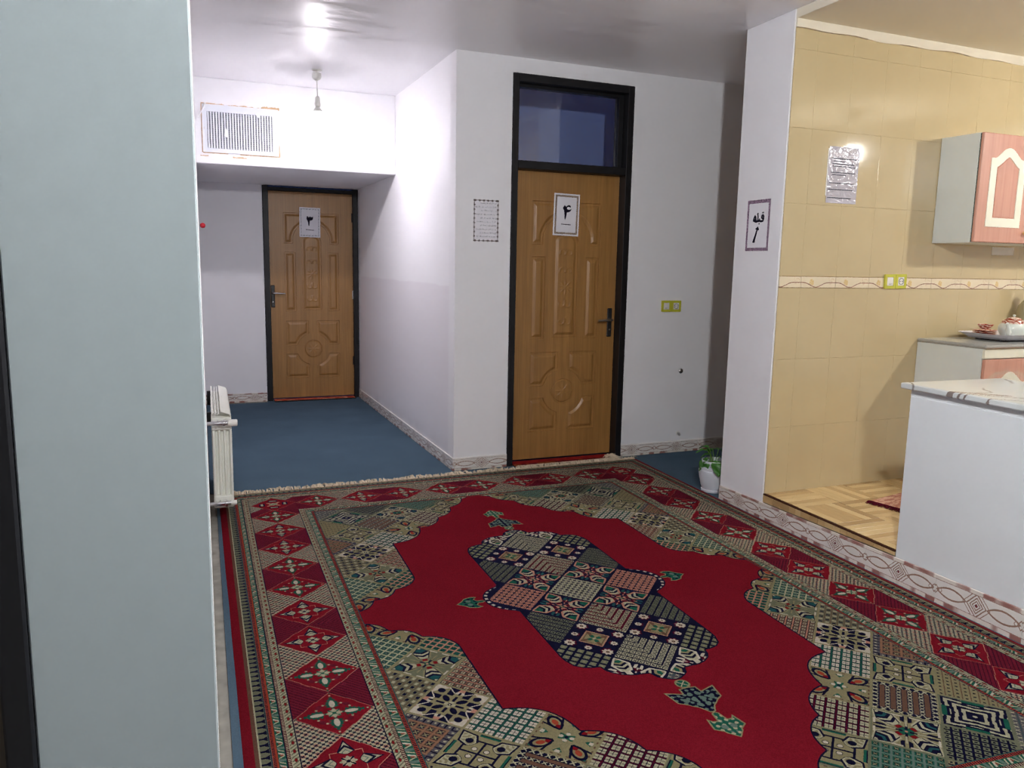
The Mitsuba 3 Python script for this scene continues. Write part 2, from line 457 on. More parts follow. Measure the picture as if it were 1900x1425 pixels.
# ---- carpet design, drawn in the rug's own coordinates (one quadrant, mirrored) ----
RUG_PAL = [  # sRGB 0-255
 (132, 28, 42),   # 0 field red
 (112, 34, 50),   # 1 dull red
 (200, 193, 164), # 2 cream
 (158, 148, 112),  # 3 tan
 (18, 18, 38),    # 4 navy
 (36, 92, 76),    # 5 green
 (206, 146, 126), # 6 pink
 (226, 214, 196), # 7 white
 (124, 126, 102),  # 8 olive
 (170, 72, 54),   # 9 orange
 (42, 86, 88),  # 10 teal
 (112, 82, 68),   # 11 brown
 (72, 12, 32),    # 12 maroon
 (92, 88, 94),    # 13 grey
 (122, 22, 34),   # 14 deep red
 (112, 132, 122), # 15 grey green
 (158, 118, 94),  # 16 light brown
]
RED, DRED, CREAM, TAN, NAVY, GREEN, PINK, WHITE, OLIVE, ORANGE, TEAL, BROWN, MAROON, GREY, DEEP, GGREEN = range(16)
RUG_RES = 0.00125


def rug_table():
    nu, nv = 1200, 1600
    U, V = np.meshgrid((np.arange(nu) + .5) * RUG_RES, (np.arange(nv) + .5) * RUG_RES)
    img = np.zeros((nv, nu), np.uint8)

    def inside(poly):
        return shapely.contains_xy(shapely.Polygon(poly).buffer(0), U, V)

    def fr(x, n):
        return (x * n) % 1.0 - .5

    # -------- cell patterns: S, T in [-1, 1] across a cell standing on its corner --------
    def base(S, c):
        return np.full(S.shape, c, np.uint8)

    def p_grid(n, line, tile, dot=None, w=.36, d=.14, alt=None, m=None):
        def f(S, T):
            a, b = fr((S + 1) / 2, n), fr((T + 1) / 2, m or n)
            o = base(S, line)
            q = np.maximum(abs(a), abs(b))
            o[q < w] = tile
            if alt is not None:
                o[(q < w) & ((np.floor((S + 1) / 2 * n) + np.floor((T + 1) / 2 * n)) % 2 == 0)] = alt
            if dot is not None:
                o[(q < d)] = dot
            return o
        return f

    def p_xgrid(n, m, bg, tile, mark, gap):
        # rows of small squares each with a cross, wide dark lines one way
        def f(S, T):
            a, b = fr((S + 1) / 2, n), fr((T + 1) / 2, m)
            o = base(S, bg)
            t = (abs(a) < gap) & (abs(b) < .42)
            o[t] = tile
            o[t & (abs(abs(a) - abs(b)) < .09) & (np.maximum(abs(a), abs(b)) < .3)] = mark
            return o
        return f

    def p_clover(n, bg, petal):
        def f(S, T):
            a, b = fr((S + 1) / 2, n), fr((T + 1) / 2, n)
            o = base(S, bg)
            aa, bb = abs(abs(a) - .2), abs(abs(b) - .2)
            o[(aa < .17) & (bb < .17)] = petal
            o[(np.maximum(abs(a), abs(b)) < .44) & ~((aa < .17) & (bb < .17))] = NAVY
            return o
        return f

    def p_flower_grid(S, T):
        a, b = fr((S + 1) / 2, 9), fr((T + 1) / 2, 9)
        o = base(S, NAVY)
        o[(np.minimum(abs(a), abs(b)) < .2) & (np.maximum(abs(a), abs(b)) < .46)] = CREAM
        o[np.maximum(abs(a), abs(b)) < .13] = OLIVE
        g = (np.floor((S + 1) / 2 * 9) % 3 == 1)
        o[g & (o == NAVY)] = GREY
        return o

    def p_pinkdots(S, T):
        n = 8
        a, b = fr((S + 1) / 2, n), fr((T + 1) / 2, n)
        o = base(S, NAVY)
        r = np.hypot(a, b)
        o[r < .46] = PINK
        o[r < .26] = MAROON
        o[(np.minimum(abs(a), abs(b)) < .06) & (r < .3)] = PINK
        return o

    def p_weave(S, T):
        a, b = fr((S + 1) / 2, 8), fr((T + 1) / 2, 8)
        par = (np.floor((S + 1) / 2 * 8) + np.floor((T + 1) / 2 * 8)) % 2
        o = base(S, BROWN)
        o[np.maximum(abs(a), abs(b)) < .44] = OLIVE
        q = (abs(a) < .3) & (abs(b) < .22)
        o[q & (par == 0)] = NAVY
        o[q & (par == 1)] = CREAM
        return o

    def p_lattice(bg, line, dot):
        def f(S, T):
            a, b = fr((S + 1) / 2, 7), fr((T + 1) / 2, 7)
            o = base(S, bg)
            o[np.maximum(abs(a), abs(b)) > .38] = line
            o[np.maximum(abs(a), abs(b)) < .24] = NAVY
            o[(abs(abs(a) - abs(b)) < .07) & (np.maximum(abs(a), abs(b)) < .2)] = dot
            return o
        return f

    def p_squares(S, T):
        a, b = fr((S + 1) / 2, 7), fr((T + 1) / 2, 7)
        o = base(S, BROWN)
        q = np.maximum(abs(a), abs(b) * 1.0)
        o[abs(a) > .42] = PINK
        o[q < .36] = NAVY
        o[q < .26] = CREAM
        o[q < .12] = BROWN
        return o

    def p_frame(inner):
        def f(S, T):
            q = np.maximum(abs(S), abs(T))
            o = inner(S, T)
            k = fr((np.where(abs(S) > abs(T), T, S) + 1) / 2, 8)
            rim = q > .76
            o[rim] = NAVY
            o[rim & (abs(abs(k) - (abs(q - .88)) * 3.2) < .12) & (abs(q - .88) < .1)] = CREAM
            return o
        return f

    def p_stripes(S, T):
        a, b = fr((S + 1) / 2, 6), fr((T + 1) / 2, 10)
        o = base(S, BROWN)
        o[abs(a) < .27] = NAVY
        o[(abs(a) < .2) & (abs(abs(a) - abs(b) * .6) < .08)] = CREAM
        return o

    def p_tandots(S, T):
        a, b = fr((S + 1) / 2, 8), fr((T + 1) / 2, 8)
        o = base(S, TAN)
        o[abs(a) > .44] = BROWN
        o[(abs(a) < .16) & (abs(b) < .14)] = NAVY
        return o

    def p_brownframe(S, T):
        a, b = fr((S + 1) / 2, 6), fr((T + 1) / 2, 6)
        o = base(S, 16)
        o[np.maximum(abs(a), abs(b)) < .4] = BROWN
        o[np.maximum(abs(a), abs(b)) < .3] = NAVY
        o[(abs(abs(a) - abs(b)) < .08) & (np.maximum(abs(a), abs(b)) < .26)] = TAN
        q = np.maximum(abs(S), abs(T))
        rim = q > .72
        k = fr((np.where(abs(S) > abs(T), T, S) + 1) / 2, 8)
        o[rim] = GREY
        o[rim & (abs(k) > .4)] = NAVY
        o[rim & (np.hypot(k, (q - .86) * 3) < .16)] = CREAM
        return o

    def axes(S, T):
        du, dv = (S + T) / 2, (S - T) / 2
        return np.maximum(abs(du), abs(dv)), np.minimum(abs(du), abs(dv)), du, dv

    def p_hex(bg, rim, c1, c2, c3, centre, edge, red):
        def f(S, T):
            r, w, du, dv = axes(S, T)
            o = base(S, bg)
            half = np.interp(r, [.26, .30, .62, .93, .96], [0, .13, .23, .0, 0])
            hexa = w < half
            o[w < half + .045] = rim
            if bg != NAVY:
                o[(w < half) & (w > half - .03)] = NAVY
            c = r - .55 * w
            st = np.digitize(c, [.36, .44, .52, .60, .68, .80])
            cols = np.array([CREAM, NAVY, CREAM, NAVY, c1, c2, c3], np.uint8)[st]
            inn = w < half - .025
            o[inn] = cols[inn]
            ctr = (r < .26)
            o[ctr & (abs(abs(S) - abs(T)) < .16)] = centre
            o[ctr & (np.minimum(abs(S), abs(T)) < .04)] = NAVY
            o[(abs(r - .21) < .05) & (w < .07)] = red
            o[np.hypot(S, T) < .10] = GREEN
            o[np.hypot(S, T) < .05] = PINK
            # motifs at the middle of each side
            for s0, t0 in ((.74, 0), (-.74, 0), (0, .74), (0, -.74)):
                d = np.hypot(S - s0, T - t0)
                al = (abs(S - s0) if s0 == 0 else abs(T - t0))
                pr = (abs(T) if s0 == 0 else abs(S))
                o[(d < .2) & (al > .05) & (al < .17) & ~(w < half + .05)] = edge
                o[(al < .03) & (pr > .3) & (pr < .7)] = rim
                if bg == NAVY:
                    o[(abs(al - (pr - .42) * .55) < .05) & (pr > .42) & (pr < .62)] = MAROON
                else:
                    o[(pr > .86) & (pr < .93) & (al > .1) & (al < .42)] = WHITE
            return o
        return f

    def p_palm(S, T):
        r, w, du, dv = axes(S, T)
        o = base(S, TAN)
        half = np.interp(r, [.34, .38, .62, .93, .96], [0, .15, .24, .02, 0])
        o[w < half] = NAVY
        o[w < half - .05] = CREAM
        st = ((r - .5 * w) * 16).astype(int) % 2
        o[(w < half - .08) & (st == 0)] = TAN
        o[(w < half - .08) & (np.hypot(r - .52, w) < .09)] = NAVY
        o[(np.minimum(abs(S), abs(T)) < .035) & (np.maximum(abs(S), abs(T)) < .62)] = NAVY
        o[(abs(np.maximum(abs(S), abs(T)) - .60) < .035) & (np.minimum(abs(S), abs(T)) < .3)] = NAVY
        q = np.hypot(abs(S) - .2, abs(T) - .2)
        o[q < .1] = NAVY
        o[q < .08] = WHITE
        m, n = np.maximum(abs(S), abs(T)), np.minimum(abs(S), abs(T))
        tri = (m > .8) & (n < .34) & (m - .8 > (n - .34) * .3)
        o[tri & (m > .84)] = GREEN
        o[tri & (m > .92)] = NAVY
        return o

    def p_concentric(S, T):
        r, w, du, dv = axes(S, T)
        l1 = abs(S) + 0 * T
        q = np.maximum(abs(S) * 1.0, abs(T) * 1.0)
        o = np.array([CREAM, NAVY], np.uint8)[((q * 8.2 + .3 * np.floor(w * 8)).astype(int)) % 2]
        c = (np.minimum(abs(S), abs(T)) < .32) & (np.maximum(abs(S), abs(T)) > .7)
        o[c] = NAVY
        o[c & (np.maximum(abs(S), abs(T)) > .78)] = GREEN
        o[np.hypot(S, T) < .17] = NAVY
        o[np.hypot(S, T) < .07] = CREAM
        o[q > .93] = OLIVE
        return o

    def p_navyflower(S, T):
        r, w, du, dv = axes(S, T)
        o = base(S, NAVY)
        tanarm = (r > .42) & (w < np.interp(r, [.42, .6, .7, .9, .97], [0.02, .19, .24, .12, 0]))
        o[tanarm] = TAN
        o[tanarm & (r > .68)] = WHITE
        jag = np.interp(r, [.42, .6, .7, .9, .97], [0.02, .19, .24, .12, 0])
        o[(r > .7) & (w < jag + .05) & (w > jag - .03)] = PINK
        o[np.hypot(r - .66, w * 1.1) < .1] = NAVY
        d4 = np.maximum(abs(S), abs(T))
        sq = (d4 < .5)
        o[sq & (np.minimum(abs(S), abs(T)) > .035)] = TAN
        o[sq & (np.minimum(abs(S), abs(T)) < .05) & (d4 > .22)] = NAVY
        o[(np.hypot((r - .29) / .14, w / .075) < 1)] = NAVY
        m, n = np.maximum(abs(S), abs(T)), np.minimum(abs(S), abs(T))
        bud = (m > .5) & (n < np.interp(m, [.5, .72, .9], [.18, .15, .1]))
        o[bud] = TAN
        o[bud & (m > .66)] = WHITE
        o[bud & (m > .8)] = PINK
        o[np.hypot((m - .7) / .09, n / .045) < 1] = NAVY
        o[(abs(n - (m - .62) * 1.15 - .12) < .035) & (m > .66) & (m < .97)] = WHITE
        ang = np.arctan2(T, S)
        fl = np.hypot(S, T) < .13 + .07 * abs(np.cos(4 * ang / 2))
        o[fl] = CREAM
        o[fl & (abs(np.cos(ang * 2)) < .35)] = TAN
        o[np.hypot(S, T) < .07] = NAVY
        o[np.hypot(S, T) < .035] = WHITE
        return o

    def p_whiteflower(S, T):
        o = base(S, NAVY)
        q = np.maximum(abs(S), abs(T))
        for s0, t0, rad in ((.74, .74, .22), (.78, 0, .15), (0, .78, .15)):
            d = np.hypot(abs(S) - s0, abs(T) - t0)
            an = np.arctan2(abs(T) - t0, abs(S) - s0)
            rr = rad * (.88 + .14 * np.cos(8 * an))
            o[(d < rr + .07) & (abs(S) + abs(T) < s0 + t0)] = MAROON
            o[d < rr] = WHITE
            o[(d < rr) & (abs(np.cos(4 * an)) < .16) & (d > rad * .4)] = PINK
            o[d < rad * .32] = MAROON
            o[d < rad * .16] = TAN
        o[q < .47] = PINK
        o[q < .43] = TAN
        o[(abs(q - .37) < .02)] = BROWN
        r, w, du, dv = axes(S, T)
        o[np.hypot((r - .14) / .09, w / .06) < 1] = GREEN
        m, n = np.maximum(abs(S), abs(T)), np.minimum(abs(S), abs(T))
        o[np.hypot((r - .3) / .12, w / .05) < 1] = BROWN
        o[np.hypot(S, T) < .05] = CREAM
        o[q > .955] = NAVY
        return o

    def p_floral(S, T):
        o = base(S, TAN)
        r, w, du, dv = axes(S, T)
        an = np.arctan2(T, S)
        bud = np.hypot((r - .6) / .27, w / .17)
        o[bud < 1] = NAVY
        o[(bud < .66)] = TAN
        o[(bud < .4)] = ORANGE
        o[np.hypot((r - .42) / .07, w / .07) < 1] = DEEP
        o[(abs(w - .1 - (r - .45) * .6) < .03) & (r > .3) & (r < .85)] = NAVY
        o[(np.hypot((r - .93), w) < .08)] = GREEN
        m, n = np.maximum(abs(S), abs(T)), np.minimum(abs(S), abs(T))
        o[(m > .6) & (m < .8) & (n < (m - .58) * .7)] = GREEN
        o[(m > .72) & (m < .85) & (n < .08)] = WHITE
        fl = np.hypot(S, T) < .2 + .08 * np.cos(6 * an)
        o[fl] = GREEN
        o[np.hypot(m - .17, n) < .075] = WHITE
        o[np.hypot(S, T) < .06] = NAVY
        o[(abs(m - .93) < .025) & (abs(fr(n, 4)) < .2)] = BROWN
        return o

    def p_dots(S, T):
        a, b = fr((S + 1) / 2, 9), fr((T + 1) / 2, 9)
        o = base(S, GREY)
        o[(abs(abs(a) - abs(b)) < .1) & (np.maximum(abs(a), abs(b)) < .3)] = CREAM
        o[abs(a) > .45] = TEAL
        return o

    def paint(cx, cy, a, b, f, where, line):
        du, dv = (U - cx) / a, (V - cy) / b
        S, T = du + dv, du - dv
        m = (np.maximum(abs(S), abs(T)) < 1.0) & where
        if m.any():
            o = f(S[m], T[m])
            o[np.maximum(abs(S[m]), abs(T[m])) > .955] = line
            img[m] = o

    # -------- field and corner pieces --------
    def scallop(pts):
        out = []
        for p0, p1, bulge in pts:
            p0, p1 = np.array(p0), np.array(p1)
            d = p1 - p0
            nrm = np.array([-d[1], d[0]])
            for t in np.linspace(0, 1, 14)[:-1]:
                out.append(p0 + d * t + nrm * bulge * 4 * t * (1 - t))
        return out

    corner = scallop([((1.0, .055), (.905, .15), .16), ((.905, .15), (.79, .235), .18), ((.79, .235), (.672, .345), .16), ((.672, .345), (.667, .81), 0),
                      ((.667, .81), (.475, 1.0), .20), ((.475, 1.0), (.325, 1.15), .17), ((.325, 1.15), (.208, 1.31), .17), ((.208, 1.31), (.09, 1.445), .14), ((.09, 1.445), (.03, 1.49), .1)])
    cpoly = corner + [(0, 1.497), (0, 2), (1.5, 2), (1.5, 0), (1.0, 0)]
    c_in = inside(cpoly)
    img[c_in] = OLIVE
    A, B = .148, .1425
    hextan = p_hex(OLIVE, TAN, TEAL, TEAL, CREAM, TAN, OLIVE, DEEP)
    hextan2 = p_hex(TAN, CREAM, TEAL, NAVY, CREAM, GREEN, NAVY, DEEP)
    cells = {(0, 0): hextan, (0, 2): p_navyflower, (0, 4): p_palm, (0, 6): p_concentric, (-1, 1): p_squares, (-1, 3): p_clover(6, GREEN, WHITE), (-1, 5): p_frame(p_stripes),
             (-1, 7): p_grid(8, NAVY, OLIVE, NAVY), (-2, 4): p_floral, (-2, 6): hextan2, (-3, 5): p_clover(6, MAROON, CREAM), (-3, 7): p_lattice(GREEN, GGREEN, TAN), (-4, 6): p_palm,
             (-5, 7): p_floral, (1, -1): p_lattice(GREEN, CREAM, GGREEN), (1, 1): p_weave, (1, 3): p_brownframe, (1, 5): p_tandots, (1, 7): p_dots, (-1, -1): p_lattice(GREEN, PINK, GREEN),
             (0, -2): p_floral, (1, -3): p_floral, (-2, 2): p_squares, (-3, 3): p_floral, (-4, 4): p_floral, (-5, 5): p_floral, (-6, 6): p_floral, (-6, 8): p_floral, (-4, 8): p_grid(8, NAVY, OLIVE, NAVY), (-2, 8): p_grid(8, NAVY, TAN, NAVY), (0, 8): p_dots}
    for (i, j), f in cells.items():
        paint(.83 + A * i, .45 + B * j, A, B, f, c_in, TAN if j < 6 else OLIVE)

    def outline(mask, col, px):
        from scipy.ndimage import binary_dilation, binary_erosion
        e = mask & ~binary_erosion(mask, iterations=px, border_value=1)
        img[e] = col
    outline(c_in, NAVY, 5)
    # -------- medallion --------
    med = scallop([((.447, -.03), (.338, .14), 0), ]) if False else []
    med = [(0, 0), (.447, 0), (.444, .03), (.434, .06), (.412, .09), (.38, .115), (.352, .13), (.338, .143), (.338, .54), (.334, .58), (.318, .625), (.29, .65), (.258, .66), (.228, .663),
           (.222, .69), (.205, .715), (.175, .737), (.14, .75), (.105, .752), (.075, .755), (.062, .785), (.045, .80), (.02, .815), (0, .82)]
    m_in = inside(med)
    img[m_in] = NAVY
    A, B = .1455, .152
    hexnavy = p_hex(NAVY, PINK, GREEN, GREEN, GREEN, PINK, TEAL, MAROON)
    for (i, j), f in {(0, 0): p_flower_grid, (1, 1): hexnavy, (2, 0): p_pinkdots, (0, 2): p_xgrid(7, 9, MAROON, CREAM, NAVY, .34), (1, 3): p_whiteflower, (2, 2): p_xgrid(7, 9, NAVY, OLIVE, NAVY, .36),
                      (0, 4): p_xgrid(7, 9, NAVY, CREAM, NAVY, .38), (2, 4): p_grid(6, NAVY, OLIVE, TAN, .36, .14), (1, 5): p_hex(NAVY, WHITE, TAN, GREEN, TAN, WHITE, WHITE, WHITE), (0, 6): p_dots}.items():
        paint(A * i, B * j, A, B, f, m_in, NAVY)
    lobe = m_in & (U > .345) & (np.hypot((U - .29) / 1.0, V) > .128)
    img[lobe] = NAVY
    ang = np.arctan2(V, U - .29)
    img[lobe & (abs(np.hypot(U - .29, V) - .142) < .007) & (abs(fr(ang, 4.2)) < .25)] = WHITE
    outline(m_in, NAVY, 5)
    # -------- pendants --------
    def pendant(poly, mid, core):
        m = inside(poly)
        img[m] = TAN
        from scipy.ndimage import binary_erosion
        m2 = binary_erosion(m, iterations=5, border_value=1)
        img[m2] = mid
        a, b = fr(U, 42), fr(V, 42)
        img[m2 & (np.hypot(a, b) < .3)] = core
        m3 = binary_erosion(m, iterations=16, border_value=1)
        img[m3 & (np.hypot(fr(U, 30), fr(V, 30)) < .36)] = GGREEN
    disc = np.hypot(U, (V - .85)) < .028
    img[disc] = TAN
    img[np.hypot(U, (V - .85)) < .021] = GREEN
    img[(np.hypot(U, (V - .85)) < .021) & (abs(U - abs(V - .85)) < .003)] = CREAM
    pendant([(-1e-3, .872), (.035, .878), (.038, .908), (.10, .885), (.088, .958), (.07, .968), (.06, .975), (.05, .985), (.03, 1.0), (.012, 1.03), (-1e-3, 1.035)], NAVY, GGREEN)
    pendant([(-1e-3, 1.03), (.014, 1.04), (.02, 1.08), (.036, 1.078), (.05, 1.062), (.062, 1.12), (.034, 1.14), (.03, 1.15), (-1e-3, 1.18)], GREEN, CREAM)
    pendant([(.44, -1e-3), (.455, .012), (.478, .013), (.486, .03), (.468, .05), (.495, .058), (.53, .047), (.545, .025), (.578, -1e-3)], GREEN, NAVY)
    # -------- borders --------
    d_end = np.interp(2.0 - V, [0, .18, .44, .525, 2], [.018, .162, .428, .515, 1.99])
    du = 1.5 - U
    d = np.minimum(du, d_end)
    t = np.where(du < d_end, V, U)     # along the band

    def band(lo, hi):
        return (d >= lo) & (d < hi)

    def fill(lo, hi, c):
        img[band(lo, hi)] = c
    fill(0, .033, RED); fill(.033, .045, BROWN); fill(.045, .050, CREAM)
    m = band(.050, .077); img[m] = OLIVE
    x = (d - .050) / .027; k = fr(t, 30)
    img[m & ((abs(k) < .13 + .0 * x) | (abs(abs(k) - (x - .5) * .55) < .1) & (x > .45))] = NAVY
    m = band(.077, .083); img[m] = GGREEN; img[band(.079, .081)] = NAVY

    def dotted(lo, hi, bg, fg, n):
        m = band(lo, hi); img[m] = bg
        img[m & (abs(fr(t, n)) < .24) & (abs((d - (lo + hi) / 2)) < (hi - lo) * .4)] = fg

    def leaves(lo, hi):
        m = band(lo, hi); img[m] = GREEN
        x = (d - lo) / (hi - lo)
        k = fr(t, 16)
        mid = abs(x - .5)
        img[m & (abs(k) > .40)] = GGREEN
        for off, c, wd in ((-.28, CREAM, .05), (-.02, WHITE, .07), (.24, CREAM, .05)):
            kk = k - off - (x - .5) * (.22 if off <= 0 else -.22)
            img[m & (abs(kk) < wd) & (mid < .4)] = c
        img[m & (abs(k - .1) < .04) & (mid < .2)] = ORANGE

    def beige(lo, hi):
        m = band(lo, hi); img[m] = CREAM
        x = (d - lo) / (hi - lo)
        img[m & (abs(fr(t + x * .02, 60)) < .2)] = OLIVE
        img[m & (np.hypot(fr(t, 22), (x - .5)) < .24)] = BROWN
        img[m & (np.hypot(fr(t, 22), (x - .5)) < .17)] = DEEP
    dotted(.083, .093, ORANGE, NAVY, 130); fill(.093, .099, ORANGE); leaves(.099, .121); fill(.121, .124, NAVY)
    dotted(.124, .135, MAROON, CREAM, 110); fill(.135, .138, CREAM); beige(.138, .159); fill(.159, .162, NAVY)
    # main border
    m = band(.162, .428)
    per = .268
    yb = (d - .295)
    k = np.round(t / per)
    tri_red = (k % 2 == 0)
    a, b = fr(t + d, 1 / .0225), fr(t - d, 1 / .0225)
    img[m] = CREAM
    cross = m & ((np.minimum(abs(a), abs(b)) < .15) & (np.maximum(abs(a), abs(b)) < .44) | (np.maximum(abs(a), abs(b)) < .22))
    img[cross] = NAVY
    img[m & ~cross & (np.floor((t + d) / .0225) % 2 == 0)] = PINK
    img[m & ~cross & (np.floor((t + d) / .0225) % 2 == 0) & (np.floor((t - d) / .0225) % 2 == 0)] = CREAM
    rr = m & tri_red
    img[rr] = DRED
    img[rr & (abs(fr(t - d, 1 / .019)) < .07)] = NAVY
    img[rr & (np.hypot(fr(t + d, 1 / .017), fr(t - d, 1 / .019)) < .2)] = MAROON
    img[rr & (abs(fr(t + d, 1 / .017)) < .16) & (abs(abs(fr(t - d, 1 / .019)) - .3) < .08)] = DEEP
    iscorner = (U > 1.072) & (V > 1.56) & m
    img[iscorner & (U + V - 2.9 > 0)] = CREAM
    img[iscorner & (U + V - 2.9 > 0) & cross] = NAVY
    img[iscorner & (U + V - 2.9 <= 0)] = DRED

    def diamond(cx, cy, kind, along_u):
        du_, dv_ = (U - cx) / .131, (V - cy) / .131
        l1 = abs(du_) + abs(dv_)
        st = .04 * (abs(abs(du_) - abs(dv_)) < .22)
        dm = l1 < 1.0 + st
        img[dm] = PINK
        dm = l1 < .975 + st
        img[dm] = RED
        r, w = np.maximum(abs(du_), abs(dv_)), np.minimum(abs(du_), abs(dv_))
        if kind == 0:      # kites
            half = np.interp(r, [.26, .3, .38, .82, .84], [0, .1, .21, .01, 0])
            img[dm & (w < half)] = NAVY
            img[dm & (w < half - .035)] = CREAM
            c = r + w * 1.1
            img[dm & (w < half - .02) & (abs(c - .60) < .045)] = NAVY
            img[dm & (w < half - .04) & (abs(c - .45) < .02)] = GGREEN
            img[dm & (abs(np.maximum(r, w) - .38) < .012) & (abs(w - .3) < .1)] = PINK
        elif kind == 1:    # leaves
            half = np.interp(r, [.24, .3, .45, .62, .8], [.02, .14, .17, .09, 0])
            ser = .03 * np.cos(r * 60)
            img[dm & (w < half + ser)] = GREEN
            img[dm & (np.hypot((r - .43) / .17, w / .075) < 1)] = WHITE
            img[dm & (np.hypot(r - .42, w - .23) < .035)] = CREAM
            img[dm & (np.hypot(r - .36, w - .33) < .07)] = DRED
            img[dm & (np.hypot(r - .84, w) < .03)] = CREAM
        else:
            img[dm & (abs(r - .5) < .12) & (w < .2)] = NAVY
            img[dm & (abs(r - .5) < .05) & (w < .16)] = CREAM
            img[dm & (np.minimum(abs(du_ - dv_), abs(du_ + dv_)) < .09) & (r < .3)] = PINK
        an = np.arctan2(dv_, du_)
        ro = np.hypot(du_, dv_) < .18 + .03 * np.cos(8 * an)
        img[dm & ro] = GREEN if kind else NAVY
        img[dm & ro & (abs(np.cos(2 * an)) > .3) & (np.hypot(du_, dv_) > .05)] = CREAM
    for n in range(6):
        c = per * (n + .5)
        diamond(1.205, c if n < 5 else 1.468, (0, 1, 1, 0, 0, 1)[n], False)
    for n in range(4):
        diamond(per * (n + .5), 1.693, (1, 0, 0, 1)[n], True)
    diamond(1.2, 1.705, 2, False)
    # inner guard
    fill(.428, .431, NAVY); beige(.431, .452); dotted(.452, .465, MAROON, CREAM, 110); leaves(.465, .495); dotted(.495, .509, ORANGE, NAVY, 110); fill(.509, .513, TEAL)
    return img

# ------------------------------------------------------------------ doors
from scipy.ndimage import distance_transform_edt


def leaf_pieces(W, Hd, step):
    """moulded door skin as a height field; returns the plain skin and each pressed panel as separate meshes (x from 0, z from 0, front at y = 0, relief towards -y)"""
    nx, nz = int(W / step) + 1, int(Hd / step) + 1
    x, z = np.linspace(0, W, nx), np.linspace(0, Hd, nz)
    X, Z = np.meshgrid(x - W / 2, z)
    A = abs(X)
    rect = lambda a, b, c, d: (A >= a) & (A <= b) & (Z >= c) & (Z <= d)
    cz = .502
    R = np.hypot(X, Z - cz)
    arch = np.hypot(X, Z - 1.60)
    P = []
    P.append((rect(0, .275, 1.575, 1.878)) & (arch > .19) & ((A > .165) | (Z > 1.62)))          # arched top panel
    P.append(((A <= .095) & (Z >= .905) & (Z <= 1.60)) | ((np.hypot(X / .095, (Z - 1.60) / .07) < 1) & (Z >= 1.6)))   # tall middle
    for sx in (-1, 1):
        P.append((X * sx >= .165) & (X * sx <= .272) & (Z >= .893) & (Z <= 1.486))
        P.append((X * sx >= .045) & (X * sx <= .272) & (Z >= .547) & (Z <= .794) & (R > .165))
        P.append((X * sx >= .045) & (X * sx <= .272) & (Z >= .205) & (Z <= .456) & (R > .165))
    P.append(R < .092)
    h = np.zeros_like(X)
    lab = np.zeros(X.shape, int)
    for i, m in enumerate(P):
        d = distance_transform_edt(m) * step
        prof = np.interp(d, [0, .001, .006, .011, .034, .040, 1], [0, -.010, -.013, -.011, .001, .0018, .0018])
        if i == len(P) - 1:
            prof = np.interp(d, [0, .004, .009, .014, 1], [0, -.007, -.007, .001, .001])
        h = np.where(m, prof, h)
        lab[m] = i + 1
    # pressed ornaments
    def rosette(zc, r, n, amp):
        a = np.arctan2(Z - zc, X)
        q = np.hypot(X, Z - zc)
        return amp * np.clip(np.cos(n * a), 0, 1) * np.exp(-((q - r * .55) / (r * .33)) ** 2) + amp * np.exp(-(q / (r * .2)) ** 2)
    h += rosette(1.27, .06, 8, .0035) + rosette(cz, .062, 8, .0035)
    for zc in (1.02, 1.15, 1.39, 1.52):
        for sx in (-1, 1):
            q = np.hypot(X - sx * .026, Z - zc)
            h += .003 * np.exp(-((q - .022) / .006) ** 2) * ((Z - zc) * (1 if zc > 1.2 else -1) > -.012)
        h += .003 * np.exp(-(np.hypot(X, Z - zc - .02) / .011) ** 2)
    V = np.stack([X.ravel() + W / 2, -h.ravel(), Z.ravel()], 1)
    idx = np.arange(nx * nz).reshape(nz, nx)
    q = np.stack([idx[:-1, :-1], idx[:-1, 1:], idx[1:, 1:], idx[1:, :-1]], -1)
    L4 = np.stack([lab[:-1, :-1], lab[:-1, 1:], lab[1:, 1:], lab[1:, :-1]], -1).max(-1)
    out = []
    for i in range(len(P) + 1):
        qq = q[L4 == i]
        f = np.concatenate([qq[:, [0, 1, 2]], qq[:, [0, 2, 3]]])
        m = trimesh.Trimesh(V, f, process=False)
        m.remove_unreferenced_vertices()
        out.append(m)
    back = cat(bx(0, W, .008, .04, 0, Hd), bx(0, .002, 0, .01, 0, Hd), bx(W - .002, W, 0, .01, 0, Hd), bx(0, W, 0, .01, Hd - .002, Hd), bx(0, W, 0, .01, 0, .002))
    out[0] = cat(out[0], back)
    return out


def lever_handle(k, x, z0, z1, zl, y, side, lever_mat):
    """black back plate with a lever pointing to 'side' (+1 right)"""
    hk = put(k, 'handle', bev(x - .019, x + .019, y - .010, y + .002, z0, z1, .006), 'mat_handle_black', label='black handle plate')
    pts = [(x, y - .008, zl), (x, y - .045, zl), (x + side * .02, y - .052, zl), (x + side * .07, y - .052, zl - .001), (x + side * .118, y - .050, zl - .004)]
    m = tube(pts, [.010, .009, .0095, .009, .007], 12)
    m.apply_transform(trimesh.transformations.rotation_matrix(0, [0, 0, 1]))
    put(hk, 'lever', m, lever_mat, smooth=50, label='metal lever')
    put(hk, 'keyhole', cyl((x, y - .0115, z0 + .055), (x, y - .009, z0 + .055), .006), 'mat_steel', smooth=30)


_pieces = leaf_pieces(.845, 2.085, .004)


def door_leaf(k, x0, z0, y, pieces, mat='mat_door_wood', lb='honey brown moulded wood leaf'):
    lk = None
    for i, m in enumerate(pieces):
        m = m.copy()
        m.apply_translation([x0, y, z0])
        if i == 0:
            lk = put(k, 'leaf', m, mat, smooth=25, label=lb)
        else:
            put(lk, 'panel', m, mat, smooth=25)
    return lk


